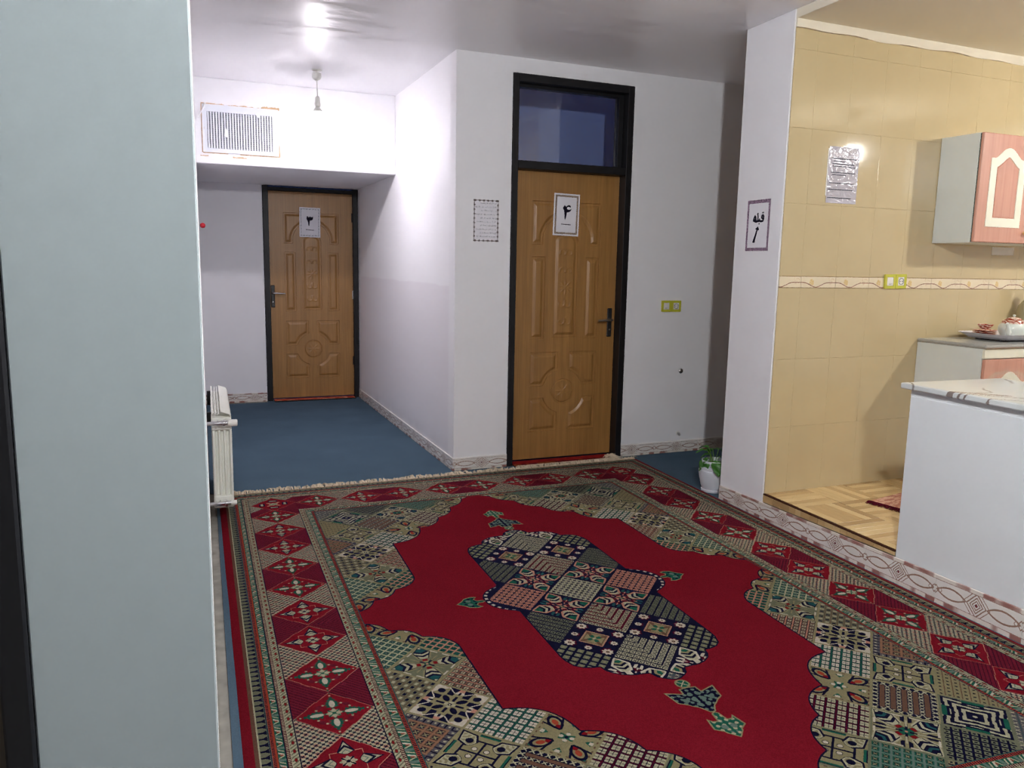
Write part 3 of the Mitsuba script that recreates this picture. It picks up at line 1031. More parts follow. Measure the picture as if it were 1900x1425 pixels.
# the near door with the number four
d1 = struct('door_1', 'tall brown panelled door in a black metal frame with a dark glass transom')
yf = YB - .012
put(d1, 'frame', cat(bev(2.113, 2.155, yf, 5.29, 0, 2.729, .003), bev(3.006, 3.055, yf, 5.29, 0, 2.729, .003), bev(2.1552, 3.0058, yf, 5.29, 2.676, 2.729, .003),
                     bev(2.1552, 3.0058, yf + .002, 5.29, 2.104, 2.158, .003), bev(2.966, 3.0055, 5.225, 5.289, 2.158, 2.676, .002), bev(2.1555, 3.0055, 5.225, 5.289, 2.655, 2.676, .002)), 'mat_frame_black', label='black painted metal frame')
scene['mat_pane'] = {'type': 'thindielectric', 'int_ior': 1.5}
put(d1, 'transom_pane', bx(2.1556, 2.9655, 5.252, 5.256, 2.1585, 2.6545), 'mat_pane', label='dark bluish glass transom')
door_leaf(d1, 2.158, .018, 5.243, _pieces)
lever_handle(d1, 2.958, .92, 1.135, 1.048, 5.243, -1, 'mat_steel')
for zz in (.35, 1.85):
    put(d1, 'hinge', cyl((2.161, 5.236, zz), (2.161, 5.236, zz + .09), .006), 'mat_frame_black', smooth=30)

# the far door with the number three
d2 = struct('door_2', 'brown panelled door in a black frame under the dropped header')
yf = YC - .012
put(d2, 'frame', cat(bev(.752, .806, yf, YC + .1, 0, 2.183, .003), bev(1.652, 1.7005, yf, YC + .1, 0, 2.183, .003), bev(.8062, 1.6518, yf + .004, YC + .1, 2.135, 2.172, .003)), 'mat_frame_black', label='black painted metal frame')
_sc = 2.113 / 2.085
_pieces2 = []
for m in _pieces:
    m2 = m.copy(); m2.apply_scale([1, 1, _sc]); _pieces2.append(m2)
door_leaf(d2, .8065, .02, YC + .03, _pieces2)
lever_handle(d2, .832, .965, 1.19, 1.11, YC + .03, 1, 'mat_chrome')
for zz in (.35, 1.05, 1.85):
    put(d2, 'hinge', cyl((1.648, YC + .022, zz), (1.648, YC + .022, zz + .09), .007), 'mat_chrome' if zz == 1.05 else 'mat_frame_black', smooth=30)

# the nearest door, of which only the black jamb and a sliver of the leaf show
d3 = struct('door_3', 'nearest door at the left edge, black jamb and dark brown leaf')
put(d3, 'frame', cat(bev(-.212, -.1815, .985, 1.09, 0, 2.129, .003), bev(-1.058, -1.0, .985, 1.09, 0, 2.129, .003), bev(-1.0, -.212, .985, 1.09, 2.08, 2.129, .003)), 'mat_frame_black', label='black painted metal jamb')
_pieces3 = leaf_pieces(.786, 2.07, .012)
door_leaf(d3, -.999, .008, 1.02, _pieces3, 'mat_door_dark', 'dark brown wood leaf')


# ------------------------------------------------------------------ papers on the doors and walls
def sheet_on_back(name, label, cat_, x, y, z, w, h, rot, draw, mat='mat_paper'):
    """sheet with its lower left corner at (x, z) on a plane facing -y; draw() yields (part, polygon, material, label) in sheet coordinates"""
    k = thing(name, label, cat_)
    R = trimesh.transformations.rotation_matrix(rot, [0, 1, 0], [x + w / 2, y, z + h / 2])
    m = on_back(ext(sbox(0, 0, w, h), .0008), x, y, z); m.apply_transform(R)
    put(k, 'page', m, mat)
    for i, (part, poly, mt, lb) in enumerate(draw):
        m = on_back(ext(poly, .0005), x, y - .0008, z); m.apply_transform(R)
        put(k, part, m, mt, label=lb)
    return k


def frame_poly(x0, y0, x1, y1, t):
    return sbox(x0, y0, x1, y1).difference(sbox(x0 + t, y0 + t, x1 - t, y1 - t))


glossy('mat_border_brown', proc(lambda p, n, uv: mix(srgb(112, 98, 92), srgb(160, 140, 124), smoothstep(.45, .55, noise(p.x * 300, p.z * 300)))), .5, .3)
matte('mat_border_dark', srgb(92, 82, 80))
glossy('mat_border_purple', proc(lambda p, n, uv: mix(srgb(92, 70, 92), srgb(150, 126, 146), smoothstep(.4, .6, noise(p.y * 260, p.z * 260)))), .5, .3)
matte('mat_border_grey', srgb(86, 88, 98))
# Persian numeral four
g4 = [(490, 462), (512, 490), (530, 503), (548, 478), (575, 462), (612, 464), (636, 484), (632, 515), (605, 502), (572, 500), (548, 520), (543, 545), (560, 568), (600, 574), (622, 565), (646, 545), (644, 580), (625, 612), (590, 632), (545, 640), (542, 690), (535, 750), (515, 828), (500, 800), (494, 720), (490, 650), (474, 590), (450, 540), (468, 500)]
g4 = [((x - 232) / 612 * .205, (1215 - y) / 1030 * .298) for x, y in g4]
u4 = [((x - 215) / 612 * .205, (1222 - y) / 1030 * .298) for x, y in [(405, 932), (636, 936), (636, 956), (405, 950)]]
sheet_on_back('paper_sign', 'white sheet with the Persian numeral four in a brown border, taped to the near door', 'paper sign', 2.470, 5.2415, 1.660, .206, .298, math.radians(1.2),
              [('border', frame_poly(.011, .011, .195, .287, .013), 'mat_border_brown', 'brown printed border'), ('numeral', Polygon(g4).buffer(0), 'mat_ink', 'black Persian numeral four'), ('underline', Polygon(u4).buffer(0), 'mat_ink', None)])
g3 = [(498, 522), (518, 470), (538, 428), (560, 462), (585, 482), (606, 484), (622, 462), (645, 430), (660, 468), (684, 482), (716, 478), (746, 446), (758, 480), (752, 540), (716, 588), (672, 598), (630, 604), (626, 700), (608, 800), (590, 808), (574, 720), (552, 625), (520, 560)]
g3 = [((x - 238) / 795 * .21, (1235 - y) / 1120 * .30) for x, y in g3]
u3 = [((x - 240) / 795 * .21, (1235 - y) / 1120 * .30) for x, y in [(480, 935), (796, 952), (796, 972), (480, 958)]]
_dots = [Point(.018 + i * .029, yy).buffer(.0042, 3) for i in range(7) for yy in (.018, .282)] + [Point(xx, .018 + i * .033).buffer(.0042, 3) for i in range(9) for xx in (.016, .194)]
sheet_on_back('paper_sign', 'white sheet with the Persian numeral three in a dotted border, taped to the far door', 'paper sign', 1.112, YC + .0285, 1.683, .21, .30, math.radians(.6),
              [('border', shapely.union_all(_dots + [frame_poly(.014, .016, .196, .284, .0022)]), 'mat_border_grey', 'grey dotted border'), ('numeral', Polygon(g3).buffer(0), 'mat_ink', 'black Persian numeral three'), ('underline', Polygon(u3).buffer(0), 'mat_ink_grey', None)])
# sheet with lines of Persian verse
rr = random.Random(11)
_lines = []
for i in range(10):
    yb = .255 - i * .0248
    xe, xs = .172 - (i % 2) * .006, (.048 if i % 2 == 0 else .012) + rr.uniform(0, .02)
    x = xe
    words = []
    while x > xs:
        wl = rr.uniform(.010, .024)
        n = max(3, int(wl / .003))
        pts = [(x - wl * t / n, yb + (.0032 if rr.random() < .4 else 0) + rr.uniform(-.0006, .0014)) for t in range(n + 1)]
        words.append(LineString(pts)  .buffer(.0006, 2))
        if rr.random() < .6:
            words.append(LineString([(x - wl * .4, yb), (x - wl * .42, yb + rr.uniform(.005, .009))]).buffer(.0007, 2))
        for _ in range(2):
            words.append(Point(x - wl * rr.random(), yb + rr.choice([-.0035, .0065])).buffer(.0009, 2))
        x -= wl + .003
    _lines.append(('text_line', shapely.union_all(words), 'mat_ink', None))
_sc_ = [Point(.012 + i * .0313, yy).buffer(.0075, 4) for i in range(6) for yy in (.006, .276)] + [Point(xx, .006 + i * .03).buffer(.007, 4) for i in range(10) for xx in (.006, .178)]
sheet_on_back('verse_sheet', 'white sheet of ten Persian text lines in a scalloped border, left of the near door', 'paper sheet', 1.836, YB, 1.599, .185, .282, 0,
              [('border', shapely.union_all([g.intersection(sbox(0, 0, .185, .282)) for g in _sc_] + [frame_poly(.004, .004, .180, .278, .003)]), 'mat_border_dark', 'brown scalloped border')] + _lines)

# qibla sign on the white pier
qk = thing('qibla_sign', 'purple bordered white sign with one Persian word over an upward arrow, on the white pier', 'sign')
_c = kline(3.888, .0085)
_QM = np.array([[-_kd[0], 0, _kn[0], _c[0]], [-_kd[1], 0, _kn[1], _c[1]], [0, 1, 0, 1.553], [0, 0, 0, 1.0]])


def qput(part, poly, t0, t, mat, label=None):
    m = ext(poly, t); m.apply_translation([0, 0, t0]); m.apply_transform(_QM)
    put(qk, part, m, mat, label=label)
qput('page', sbox(0, 0, .208, .292), 0, .0008, 'mat_paper')
qput('border', sbox(0, 0, .208, .292).difference(sbox(.015, .018, .193, .272)), .0008, .0005, 'mat_border_purple', 'mottled purple border')
Q = lambda x, y: ((x - 200) / 490 * .208, (1260 - y) / 1110 * .292)
def qs(pts, r):
    return LineString([Q(*p) for p in pts]).buffer(r, 6)
_word = [qs([(352, 600), (395, 622), (440, 615), (470, 605), (515, 622), (548, 612), (560, 575), (560, 520), (545, 488), (525, 500), (520, 540), (540, 562), (560, 555)], .0058),
         qs([(432, 452), (440, 520), (438, 612)], .0052), qs([(476, 612), (474, 570)], .005),
         qs([(372, 500), (352, 560), (345, 595), (370, 608), (395, 590), (392, 550), (376, 505)], .0058), qs([(352, 590), (392, 598)], .0075),
         Point(Q(472, 672)).buffer(.0048), Point(Q(532, 436)).buffer(.0042), Point(Q(553, 434)).buffer(.0042)]
qput('word', shapely.union_all(_word), .0008, .0005, 'mat_ink', 'bold Persian word')
qput('arrow', Polygon([Q(*p) for p in [(348, 1075), (392, 1080), (446, 810), (478, 805), (452, 728), (398, 780), (424, 800)]]).buffer(.0004), .0008, .0005, 'mat_ink', 'black upward arrow')

# ------------------------------------------------------------------ sockets and small fittings
glossy('mat_socket_yellow', srgb(188, 186, 62), .3, .5)


def double_socket(label, x, y, z, rot):
    k = thing('double_socket', label, 'socket')
    R = trimesh.transformations.rotation_matrix(rot, [0, 1, 0], [x + .09, y, z + .043])
    def q(part, m, mat, lb=None):
        m.apply_transform(R); return put(k, part, m, mat, smooth=30, label=lb)
    for i, lb in enumerate(('switch', 'outlet')):
        x0 = x + i * .088
        fr_ = on_back(ext(sbox(0, 0, .086, .086).buffer(-.006).buffer(.006).difference(sbox(.017, .017, .069, .069)), .010), x0, y, z)
        q('surround', fr_, 'mat_socket_yellow', 'yellow surround')
        q(lb, bev(x0 + .0175, x0 + .0685, y - .0095, y, z + .0175, z + .0685, .002), 'mat_white_plastic', 'white ' + lb)
        if i == 0:
            q('mark', bx(x0 + .032, x0 + .054, y - .0102, y - .0094, z + .026, z + .029), 'mat_ink_grey')
        else:
            q('cup', on_back(ext(Point(.043, .043).buffer(.02).difference(Point(.043, .043).buffer(.0165)), .0015), x0, y - .0094, z), 'mat_slot')
            for sx in (-.008, .008):
                q('hole', on_back(ext(Point(.043 + sx, .043).buffer(.003), .0008), x0, y - .0094, z), 'mat_ink')
    return k
double_socket('yellow framed double socket on the white wall right of the near door', 3.367, YB, 1.110, 0)
double_socket('yellow framed double socket on the patterned border of the tiled kitchen wall', 3.886, YK - .008, 1.347, math.radians(-1))
_k = thing('wall_button', 'small round steel cover on the white wall below the yellow socket', 'wall cover')
put(_k, 'disc', lathe([(0, .009), (.010, .0085), (.016, .006), (.020, 0), (0, 0)], n=28).apply_transform(np.array([[1, 0, 0, 3.576], [0, 0, -1, YB], [0, 1, 0, .645], [0, 0, 0, 1.0]])), 'mat_steel', smooth=40)
put(_k, 'screw', lathe([(0, .0105), (.004, .010), (.005, .008), (0, .008)], n=16).apply_transform(np.array([[1, 0, 0, 3.576], [0, 0, -1, YB], [0, 1, 0, .645], [0, 0, 0, 1.0]])), 'mat_chrome', smooth=40)
_k = thing('wall_hook', 'tiny metal pipe stub just above the base tiles right of the near door', 'pipe stub')
put(_k, 'stub', tube([(3.576, YB, .148), (3.576, YB - .02, .148), (3.576, YB - .028, .138)], .008, 12), 'mat_steel', smooth=50)
put(_k, 'rosette', cyl((3.576, YB - .004, .148), (3.576, YB, .148), .016), 'mat_white_plastic', smooth=30)
_k = thing('red_knob', 'small red knob on the left wall near the far door', 'knob')
glossy('mat_red', srgb(170, 20, 36), .3, .5)
put(_k, 'knob', trimesh.creation.icosphere(3, .022).apply_translation([xl(7.2) + .028, 7.2, 1.72]), 'mat_red', smooth=True)
put(_k, 'stem', cyl((xl(7.2) - .002, 7.2, 1.72), (xl(7.2) + .015, 7.2, 1.72), .007), 'mat_steel', smooth=30)

# ------------------------------------------------------------------ lamps


def pendant(label, x, y, zc, drop, light, bulb_r=.034, cap=False):
    k = thing('pendant_lamp', label, 'lamp')
    put(k, 'base', lathe([(0, 0), (.038, 0), (.038, -.004), (.030, -.006), (.006, -.008), (.006, -.020), (0, -.020)], (x, y, zc), 32), 'mat_white_plastic', smooth=35, label='white ceiling plate')
    put(k, 'canopy', lathe([(0, -.018), (.030, -.020), (.034, -.026), (.034, -.050), (.026, -.066), (.012, -.073), (0, -.074)], (x, y, zc), 32), 'mat_white_plastic', smooth=35, label='white cup shaped canopy')
    zs = zc - drop
    put(k, 'cord', tube([(x, y, zc - .07), (x + .001, y, (zc + zs) / 2), (x + .003, y, zs)], .004, 8), 'mat_white_plastic', smooth=60)
    xs = x + .003
    put(k, 'socket', lathe([(0, .002), (.010, 0), (.018, -.010), (.018, -.040), (.022, -.046), (.022, -.070), (.016, -.072), (0, -.072)], (xs, y, zs), 28), 'mat_white_plastic', smooth=35, label='white lamp holder')
    bb = put(k, 'bulb', lathe([(0, -.1095), (bulb_r - .001, -.1095), (bulb_r, -.108), (.026, -.092), (.018, -.082), (.014, -.074), (0, -.0735)], (xs, y, zs), 32), 'mat_white_plastic', smooth=35, label='white bulb')
    b = lathe([(0, -.218), (.012, -.2165), (.024, -.209), (.031, -.198), (bulb_r, -.186), (bulb_r, -.1097), (0, -.1097)], (xs, y, zs), 32)
    if cap:          # shallow dome of a downlighting bulb
        b = lathe([(0, -.134), (.014, -.132), (.025, -.125), (.031, -.1165), (bulb_r, -.1097), (0, -.1097)], (xs, y, zs), 32)
    put(bb, 'dome', b, 'mat_paper', smooth=35, label='lit dome', emitter={'type': 'area', 'radiance': rgb(light)})
pendant('white pendant bulb holder hanging from the alcove ceiling in front of the dropped header', .960, 6.179, H, .185, ALCOVE_LIGHT, cap=True)
pendant('pendant bulb of the hall above the frame', HALL_POS[0], HALL_POS[1], H, .185, HALL_LIGHT)
pendant('pendant bulb of the kitchen out of the frame', 5.35, 1.78, HK, .185, KITCHEN_LIGHT)

# ------------------------------------------------------------------ air grille on the header
gk = thing('air_grille', 'white metal air grille with upright louvres set into the dropped header', 'air vent')
GX0, GX1, GZ0, GZ1 = .176, .748, 2.270, 2.633
glossy('mat_grille', srgb(214, 216, 224), .4, .5)
glossy('mat_grille_dark', srgb(96, 98, 106), .6, .3)
matte('mat_chip', proc(lambda p, n, uv: mix(srgb(176, 140, 104), srgb(206, 178, 150), noise(p.x * 60, p.z * 60))))
m = on_back(ext(sbox(GX0, GZ0, GX1, GZ1).difference(sbox(.212, 2.303, .700, 2.578)), .010), 0, YD, 0)
put(gk, 'frame', m, 'mat_grille', label='flat white frame')
put(gk, 'back_plate', bx(.2121, .6999, YD - .0016, YD - .0002, 2.3031, 2.5779), 'mat_grille_dark')
_l = bev(-.0085, .0085, -.0005, .0005, 2.3035, 2.5775, .0003)
_l.apply_transform(trimesh.transformations.rotation_matrix(math.radians(38), [0, 0, 1]))
_shape = mikit.ply(_l, 'mat_grille')
for i in range(24):
    reuse(gk, 'louvre', _shape, T().translate([.222 + i * .0202, YD - .0085, 0]))
_b = mikit.ply(bx(.213, .699, YD - .0042, YD - .0026, -.002, .002), 'mat_grille')
for i in range(17):
    reuse(gk, 'cross_bar', _b, T().translate([0, 0, 2.312 + i * .016]))
put(gk, 'screw', lathe([(0, .003), (.005, .002), (.006, 0), (0, 0)], n=14).apply_transform(np.array([[1, 0, 0, .194], [0, 0, -1, YD - .010], [0, 1, 0, 2.45], [0, 0, 0, 1.0]])), 'mat_steel', smooth=40)
put(gk, 'screw', lathe([(0, .003), (.005, .002), (.006, 0), (0, 0)], n=14).apply_transform(np.array([[1, 0, 0, .724], [0, 0, -1, YD - .010], [0, 1, 0, 2.45], [0, 0, 0, 1.0]])), 'mat_steel', smooth=40)
rg = np.random.RandomState(4)
def strip(x0, x1, z0, z1, amp, n=24):
    t = np.linspace(0, 1, n)
    up_ = [(x0 + (x1 - x0) * a, z1 + amp * (rg.rand() - .3)) for a in t]
    lo = [(x0 + (x1 - x0) * a, z0) for a in t[::-1]]
    return Polygon(up_ + lo).buffer(0)
_chips = [strip(GX0 - .004, GX1, GZ1, GZ1 + .004, .010), strip(.62, GX1 + .01, GZ1 - .004, GZ1 + .014, .012), strip(GX0, .36, GZ0 - .006, GZ0, .0), strip(.45, GX1 + .004, GZ0 - .007, GZ0, .0),
          strip(.155, .215, GZ0 - .030, GZ0 - .024, .006, 8), strip(.395, .50, GZ0 - .032, GZ0 - .025, .006, 8), sbox(GX0 - .006, GZ0, GX0, GZ1), Polygon([(GX1, GZ0 - .004), (GX1 + .012, GZ0 - .004), (GX1 + .006, GZ0 + .08), (GX1, GZ0 + .11)])]
put('wall_header', 'chipped_plaster', on_back(ext(shapely.union_all(_chips), .0012), 0, YD, 0), 'mat_chip', label='chipped plaster around the grille')
glossy('mat_white_splash', srgb(246, 246, 248), .6, .3)
_pl = [Polygon([(.335, 2.40), (.345, 2.465), (.362, 2.44), (.368, 2.395), (.352, 2.39)]), Polygon([(.575, 2.585), (.60, 2.60), (.612, 2.575), (.592, 2.555)]), Polygon([(.218, 2.31), (.226, 2.345), (.230, 2.31)])]
for _q in _pl:
    put(gk, 'plaster_splash', on_back(ext(_q, .002), 0, YD - .016, 0), 'mat_white_splash', label='white plaster splash')
_k = thing('cable_tie', 'thin white strip hanging slantwise at the upper left corner of the air grille', 'strip')
put(_k, None, tube([(.205, YD - .014, 2.640), (.19, YD - .018, 2.60), (.165, YD - .02, 2.555), (.145, YD - .012, 2.515)], .004, 8), 'mat_white_splash', smooth=60)

# ------------------------------------------------------------------ radiator on the left wall
rk = thing('radiator', 'cream white sectional radiator mounted low on the left wall beside the rug', 'radiator')
RY0, NSEC, PITCH = 4.50, 12, .08
_rd = np.array([.0236, 1.0]); _rd /= np.linalg.norm(_rd)
_rn = np.array([_rd[1], -_rd[0]])
_ro = np.array([xl(RY0) + .022, RY0])
RZ0, RZ1 = .085, .628


def rframe(m):
    """radiator coordinates: x away from the wall, y along the wall, z up"""
    m = m.copy()
    m.apply_transform(np.array([[_rn[0], _rd[0], 0, _ro[0]], [_rn[1], _rd[1], 0, _ro[1]], [0, 0, 1, 0], [0, 0, 0, 1.0]]))
    return m


def section():
    g = PITCH / 2 - .0008
    wave = [(0, .012), (.006, g), (.014, g), (.022, .010), (.030, .010), (.036, g * .9), (.043, g * .9), (.050, .010), (.058, .010), (.064, g * .9), (.071, g * .9), (.078, .010), (.086, .010), (.094, g), (.104, g)]
    pl = Polygon([(x, -y) for x, y in wave] + [(x, y) for x, y in wave[::-1]])
    w = ext(pl, RZ1 - .105 - (RZ0 + .070)); w.apply_translation([0, 0, RZ0 + .070])
    parts = [w, bev(0, .104, -g, g, RZ0, RZ0 + .0695, .006), bev(0, .104, -g, g, RZ1 - .1045, RZ1 - .036, .006)]
    # round end bosses and the curved top plate
    for zc in (RZ0 + .035, RZ1 - .060):
        parts.append(cyl((.052, -g - .0006, zc), (.052, g + .0006, zc), .023, 24))
    top = Polygon([(.050, RZ1 + .0005), (.098, RZ1 - .017), (.104, RZ1 - .034), (.1012, RZ1 - .034), (.0955, RZ1 - .0195), (.049, RZ1 - .0025)])
    t = ext(top, 2 * g); t.apply_transform(np.array([[1, 0, 0, 0], [0, 0, 1, -g], [0, 1, 0, 0], [0, 0, 0, 1.0]])); parts.append(t)
    parts.append(bev(.002, .012, -g, g, RZ1 - .012, RZ1 - .0035, .001))
    for xx in (.022, .036):
        parts.append(bev(xx, xx + .006, -g, g, RZ1 - .014, RZ1 - .006, .001))
    return cat(parts)
_sec = section()
_sec.fix_normals()
for i in range(NSEC):
    m = _sec.copy(); m.apply_translation([0, PITCH * (i + .5), 0])
    put(rk, 'section', rframe(m), 'mat_white_enamel', smooth=False)
for nm, zc in (('upper', RZ1 - .060), ('lower', RZ0 + .035)):
    vk = put(rk, 'valve', rframe(cat(lathe([(0, -.03), (.013, -.03), (.013, 0), (.019, .002), (.019, .014), (.013, .016), (.013, .03), (0, .03)], n=24).apply_transform(trimesh.transformations.rotation_matrix(math.pi / 2, [0, 1, 0])).apply_translation([.056, -.030, zc]),
             cyl((.054, -.034, zc), (.054, 0, zc), .012))), 'mat_chrome', smooth=35, label='metal radiator valve')
    put(vk, 'pipe', rframe(cat(cyl((-.024, -.030, zc), (.03, -.030, zc), .011), cyl((.004, -.030, zc), (.016, -.030, zc), .016, 6), cyl((.030, -.030, zc), (.034, -.030, zc), .019))), 'mat_chrome', smooth=35)
    big = nm == 'upper'
    r_, l_ = (.019, .05) if big else (.014, .034)
    kn = lathe([(0, 0), (r_ * .8, 0), (r_, .004), (r_, l_ - .006), (r_ * .85, l_), (0, l_)], n=28)
    kn.apply_transform(trimesh.transformations.rotation_matrix(math.pi / 2, [0, 1, 0])); kn.apply_translation([.084, -.030, zc])
    put(vk, 'knob', rframe(kn), 'mat_white_plastic', smooth=35, label='white plastic valve knob')
put(rk, 'plug', rframe(cyl((.052, PITCH * NSEC, RZ1 - .06), (.052, PITCH * NSEC + .012, RZ1 - .06), .020)), 'mat_steel', smooth=30)
put(rk, 'bracket', rframe(cat(bev(-.020, .004, PITCH * 10 - .01, PITCH * 10 + .01, RZ1 - .10, RZ1 - .01, .002), bev(-.020, .02, PITCH * 10 - .006, PITCH * 10 + .006, RZ1 - .09, RZ1 - .08, .002))), 'mat_handle_black', label='black wall bracket')
put(rk, 'bracket', rframe(bev(-.020, .004, PITCH * 2 - .01, PITCH * 2 + .01, RZ1 - .10, RZ1 - .03, .002)), 'mat_handle_black')

# ------------------------------------------------------------------ potted plant beside the pier
pk = thing('potted_plant', 'leafy green plant in a white plastic pot between the rug and the white pier', 'potted plant')
PX, PY = 3.166, 4.145
glossy('mat_pot', srgb(206, 210, 218), .35, .5)
put(pk, 'pot', lathe([(0, 0), (.066, 0), (.070, .004), (.071, .014), (.0665, .018), (.072, .03), (.085, .085), (.089, .118), (.0885, .128), (.084, .131), (.086, .137), (.087, .146), (.078, .150), (.070, .152), (.072, .170), (.075, .186), (.071, .187), (.066, .168), (.064, .150), (0, .150)], (0, 0, 0), 56).apply_scale(1.12).apply_translation([PX, PY, -.001]), 'mat_pot', smooth=30, label='white ribbed plastic pot')
matte('mat_soil', proc(lambda p, n, uv: mix((.012, .010, .008), (.06, .05, .04), noise(p.x * 300, p.y * 300))))
_so = lathe([(0, .168), (.03, .170), (.064, .163), (.064, .152), (0, .152)], (0, 0, 0), 32).apply_scale(1.12).apply_translation([PX, PY, -.001])
put(pk, 'soil', _so, 'mat_soil', smooth=False)
scene['mat_leaf'] = {'type': 'twosided', 'b': {'type': 'principled', 'base_color': tex(proc(lambda p, n, uv: mix(mix(srgb(34, 76, 26), srgb(58, 108, 38), fbm(p.x * 30, p.y * 30, p.z * 30)), srgb(92, 134, 62), 0.6 * (1 - smoothstep(0.0, 0.05, dr.abs(uv.x)))))), 'roughness': .45, 'specular': .4}}
matte('mat_stem', srgb(86, 122, 52))


def leaf_mesh(L, Wd, droop, nu=9, nv=12):
    V, UV = [], []
    for j in range(nv + 1):
        t = j / nv
        half = Wd * (math.sin(math.pi * min(1, t * 1.02 + .03)) ** .62) * (1 - .35 * t)
        for i in range(nu + 1):
            s = i / nu * 2 - 1
            back = -.10 * L * abs(s) ** 1.5 * (1 - t) ** 3
            V.append((s * half, t * L + back, .12 * half * abs(s) - droop * L * t * t + .004 * math.sin(9 * t + 3 * s)))
            UV.append((s, t))
    F = [[j * (nu + 1) + i, j * (nu + 1) + i + 1, (j + 1) * (nu + 1) + i + 1, (j + 1) * (nu + 1) + i] for j in range(nv) for i in range(nu)]
    F = [f for q in F for f in ([q[0], q[1], q[2]], [q[0], q[2], q[3]])]
    return trimesh.Trimesh(V, F, process=False), np.array(UV)
# (direction deg, reach, base height, tilt deg, length, width, droop)
for az, reach, hz, tilt, L_, W_, dp in ((168, .050, .205, -42, .082, .036, .35), (192, .062, .190, -60, .070, .034, .3), (246, .060, .196, -35, .088, .046, .35), (275, .052, .190, -62, .058, .030, .3), (345, .03, .212, -20, .080, .042, .5),
                                         (150, .045, .250, 5, .062, .030, .4), (112, .045, .262, 10, .060, .030, .5), (70, .05, .245, 0, .070, .034, .5), (25, .04, .250, 5, .064, .032, .5), (140, .03, .228, -10, .055, .028, .4)):
    reach, hz, L_, W_ = reach * 1.15, hz * 1.1 - .004, L_ * 1.12, W_ * 1.12
    m, uv = leaf_mesh(L_, W_, dp)
    m.apply_transform(trimesh.transformations.rotation_matrix(math.radians(tilt), [1, 0, 0]))
    m.apply_transform(trimesh.transformations.rotation_matrix(math.radians(az - 90), [0, 0, 1]))
    tip = np.array([PX + reach * math.cos(math.radians(az)), PY + reach * math.sin(math.radians(az)), hz])
    m.apply_translation(tip)
    put(pk, 'leaf', m, 'mat_leaf', smooth=True, uv=uv)
    st = np.array([PX + .012 * math.cos(math.radians(az)), PY + .012 * math.sin(math.radians(az)), .180])
    mid = (st + tip) / 2 + [0, 0, .022]
    tt = np.linspace(0, 1, 8)[:, None]
    put(pk, 'stem', tube((1 - tt) ** 2 * st + 2 * tt * (1 - tt) * mid + tt ** 2 * tip, .0022, 7), 'mat_stem', smooth=60)

# ------------------------------------------------------------------ the patterned rug
RC = (1.579, 0.976, 0.028, 0.009, 3.005, -0.034, 1.014, 0.023)


def rug_xy(u, v):
    return RC[0] + RC[1] * u + RC[2] * v + RC[3] * u * v, RC[4] + RC[5] * u + RC[6] * v + RC[7] * u * v
_pal = np.array([srgb(*c) for c in RUG_PAL])
_tab = rug_table()
_idx = mi.UInt32(_tab.ravel().astype(np.uint32))
_palr, _palg, _palb = (mi.Float(_pal[:, k].astype(np.float32)) for k in range(3))
dr.eval(_idx, _palr, _palg, _palb)


def _rug(p, n, uv):
    a = mi.UInt32(dr.clip(dr.abs(uv.x) / RUG_RES, 0, 1199))
    b = mi.UInt32(dr.clip(dr.abs(uv.y) / RUG_RES, 0, 1599))
    i = dr.gather(mi.UInt32, _idx, b * 1200 + a)
    c = mi.Color3f(dr.gather(mi.Float, _palr, i), dr.gather(mi.Float, _palg, i), dr.gather(mi.Float, _palb, i))
    pile = 0.80 + 0.30 * noise(uv.x * 380, uv.y * 380) + 0.14 * (fbm(uv.x * 3.2, uv.y * 3.2) - .5)
    return c * pile * 0.40
glossy('mat_rug', proc(_rug), .95, .0, sheen=.3, sheen_tint=1.0)
gk2 = thing('persian_rug', 'large red Persian style rug with a stepped medallion and a border of diamonds', 'rug')
nu_, nv_ = 121, 161
uu, vv = np.meshgrid(np.linspace(-1.5, 1.5, nu_), np.linspace(-2, 2, nv_))
xx, yy = rug_xy(uu, vv)
edge = np.minimum(1.5 - abs(uu), 2 - abs(vv))
zz = .0095 * (1 - np.clip(1 - edge / .03, 0, 1) ** 2) - .0005
zz += .0018 * meshkit.fbm(np.stack([uu * 2.2, vv * 2.2, 0 * uu], -1), 3, 5) * np.clip(edge / .1, 0, 1)
wob = .004 * (meshkit.noise(np.stack([vv * 3, uu * 0, uu * 0], -1), 2) - .5) * (abs(uu) > 1.499)
xx = xx + wob
Vt = np.stack([xx.ravel(), yy.ravel(), zz.ravel()], 1)
ii = np.arange(nu_ * nv_).reshape(nv_, nu_)
F = np.stack([ii[:-1, :-1], ii[:-1, 1:], ii[1:, 1:], ii[1:, :-1]], -1).reshape(-1, 4)
F = np.concatenate([F[:, [0, 1, 2]], F[:, [0, 2, 3]]])
put(gk2, 'pile', trimesh.Trimesh(Vt, F, process=False), 'mat_rug', smooth=True, uv=np.stack([uu.ravel(), vv.ravel()], 1))
matte('mat_fringe', srgb(206, 190, 166))
rf = random.Random(8)
fr_ms = []
for end in (1, -1):
    u = -1.495
    while u < 1.495:
        x, y = rug_xy(u, 2.0 * end)
        Lf = rf.uniform(.025, .062) * (1 + .35 * math.sin(u * 21))
        a = rf.gauss(0, .5)
        h = rf.uniform(.003, .016)
        if end == 1 and u > .45:
            Lf *= .75
        p0 = (x, y - .004 * end, .004)
        p1 = (x + math.sin(a) * Lf * .4, y + end * Lf * .5, .004 + h)
        p2 = (x + math.sin(a) * Lf + rf.gauss(0, .01), y + end * Lf, .0025)
        fr_ms.append(tube([p0, p1, p2], [.0032, .0036, .0012], 5, cap=False))
        u += rf.uniform(.004, .008)
put(gk2, 'fringe', cat(fr_ms), 'mat_fringe', smooth=False, label='cream knotted fringe', kind='stuff')

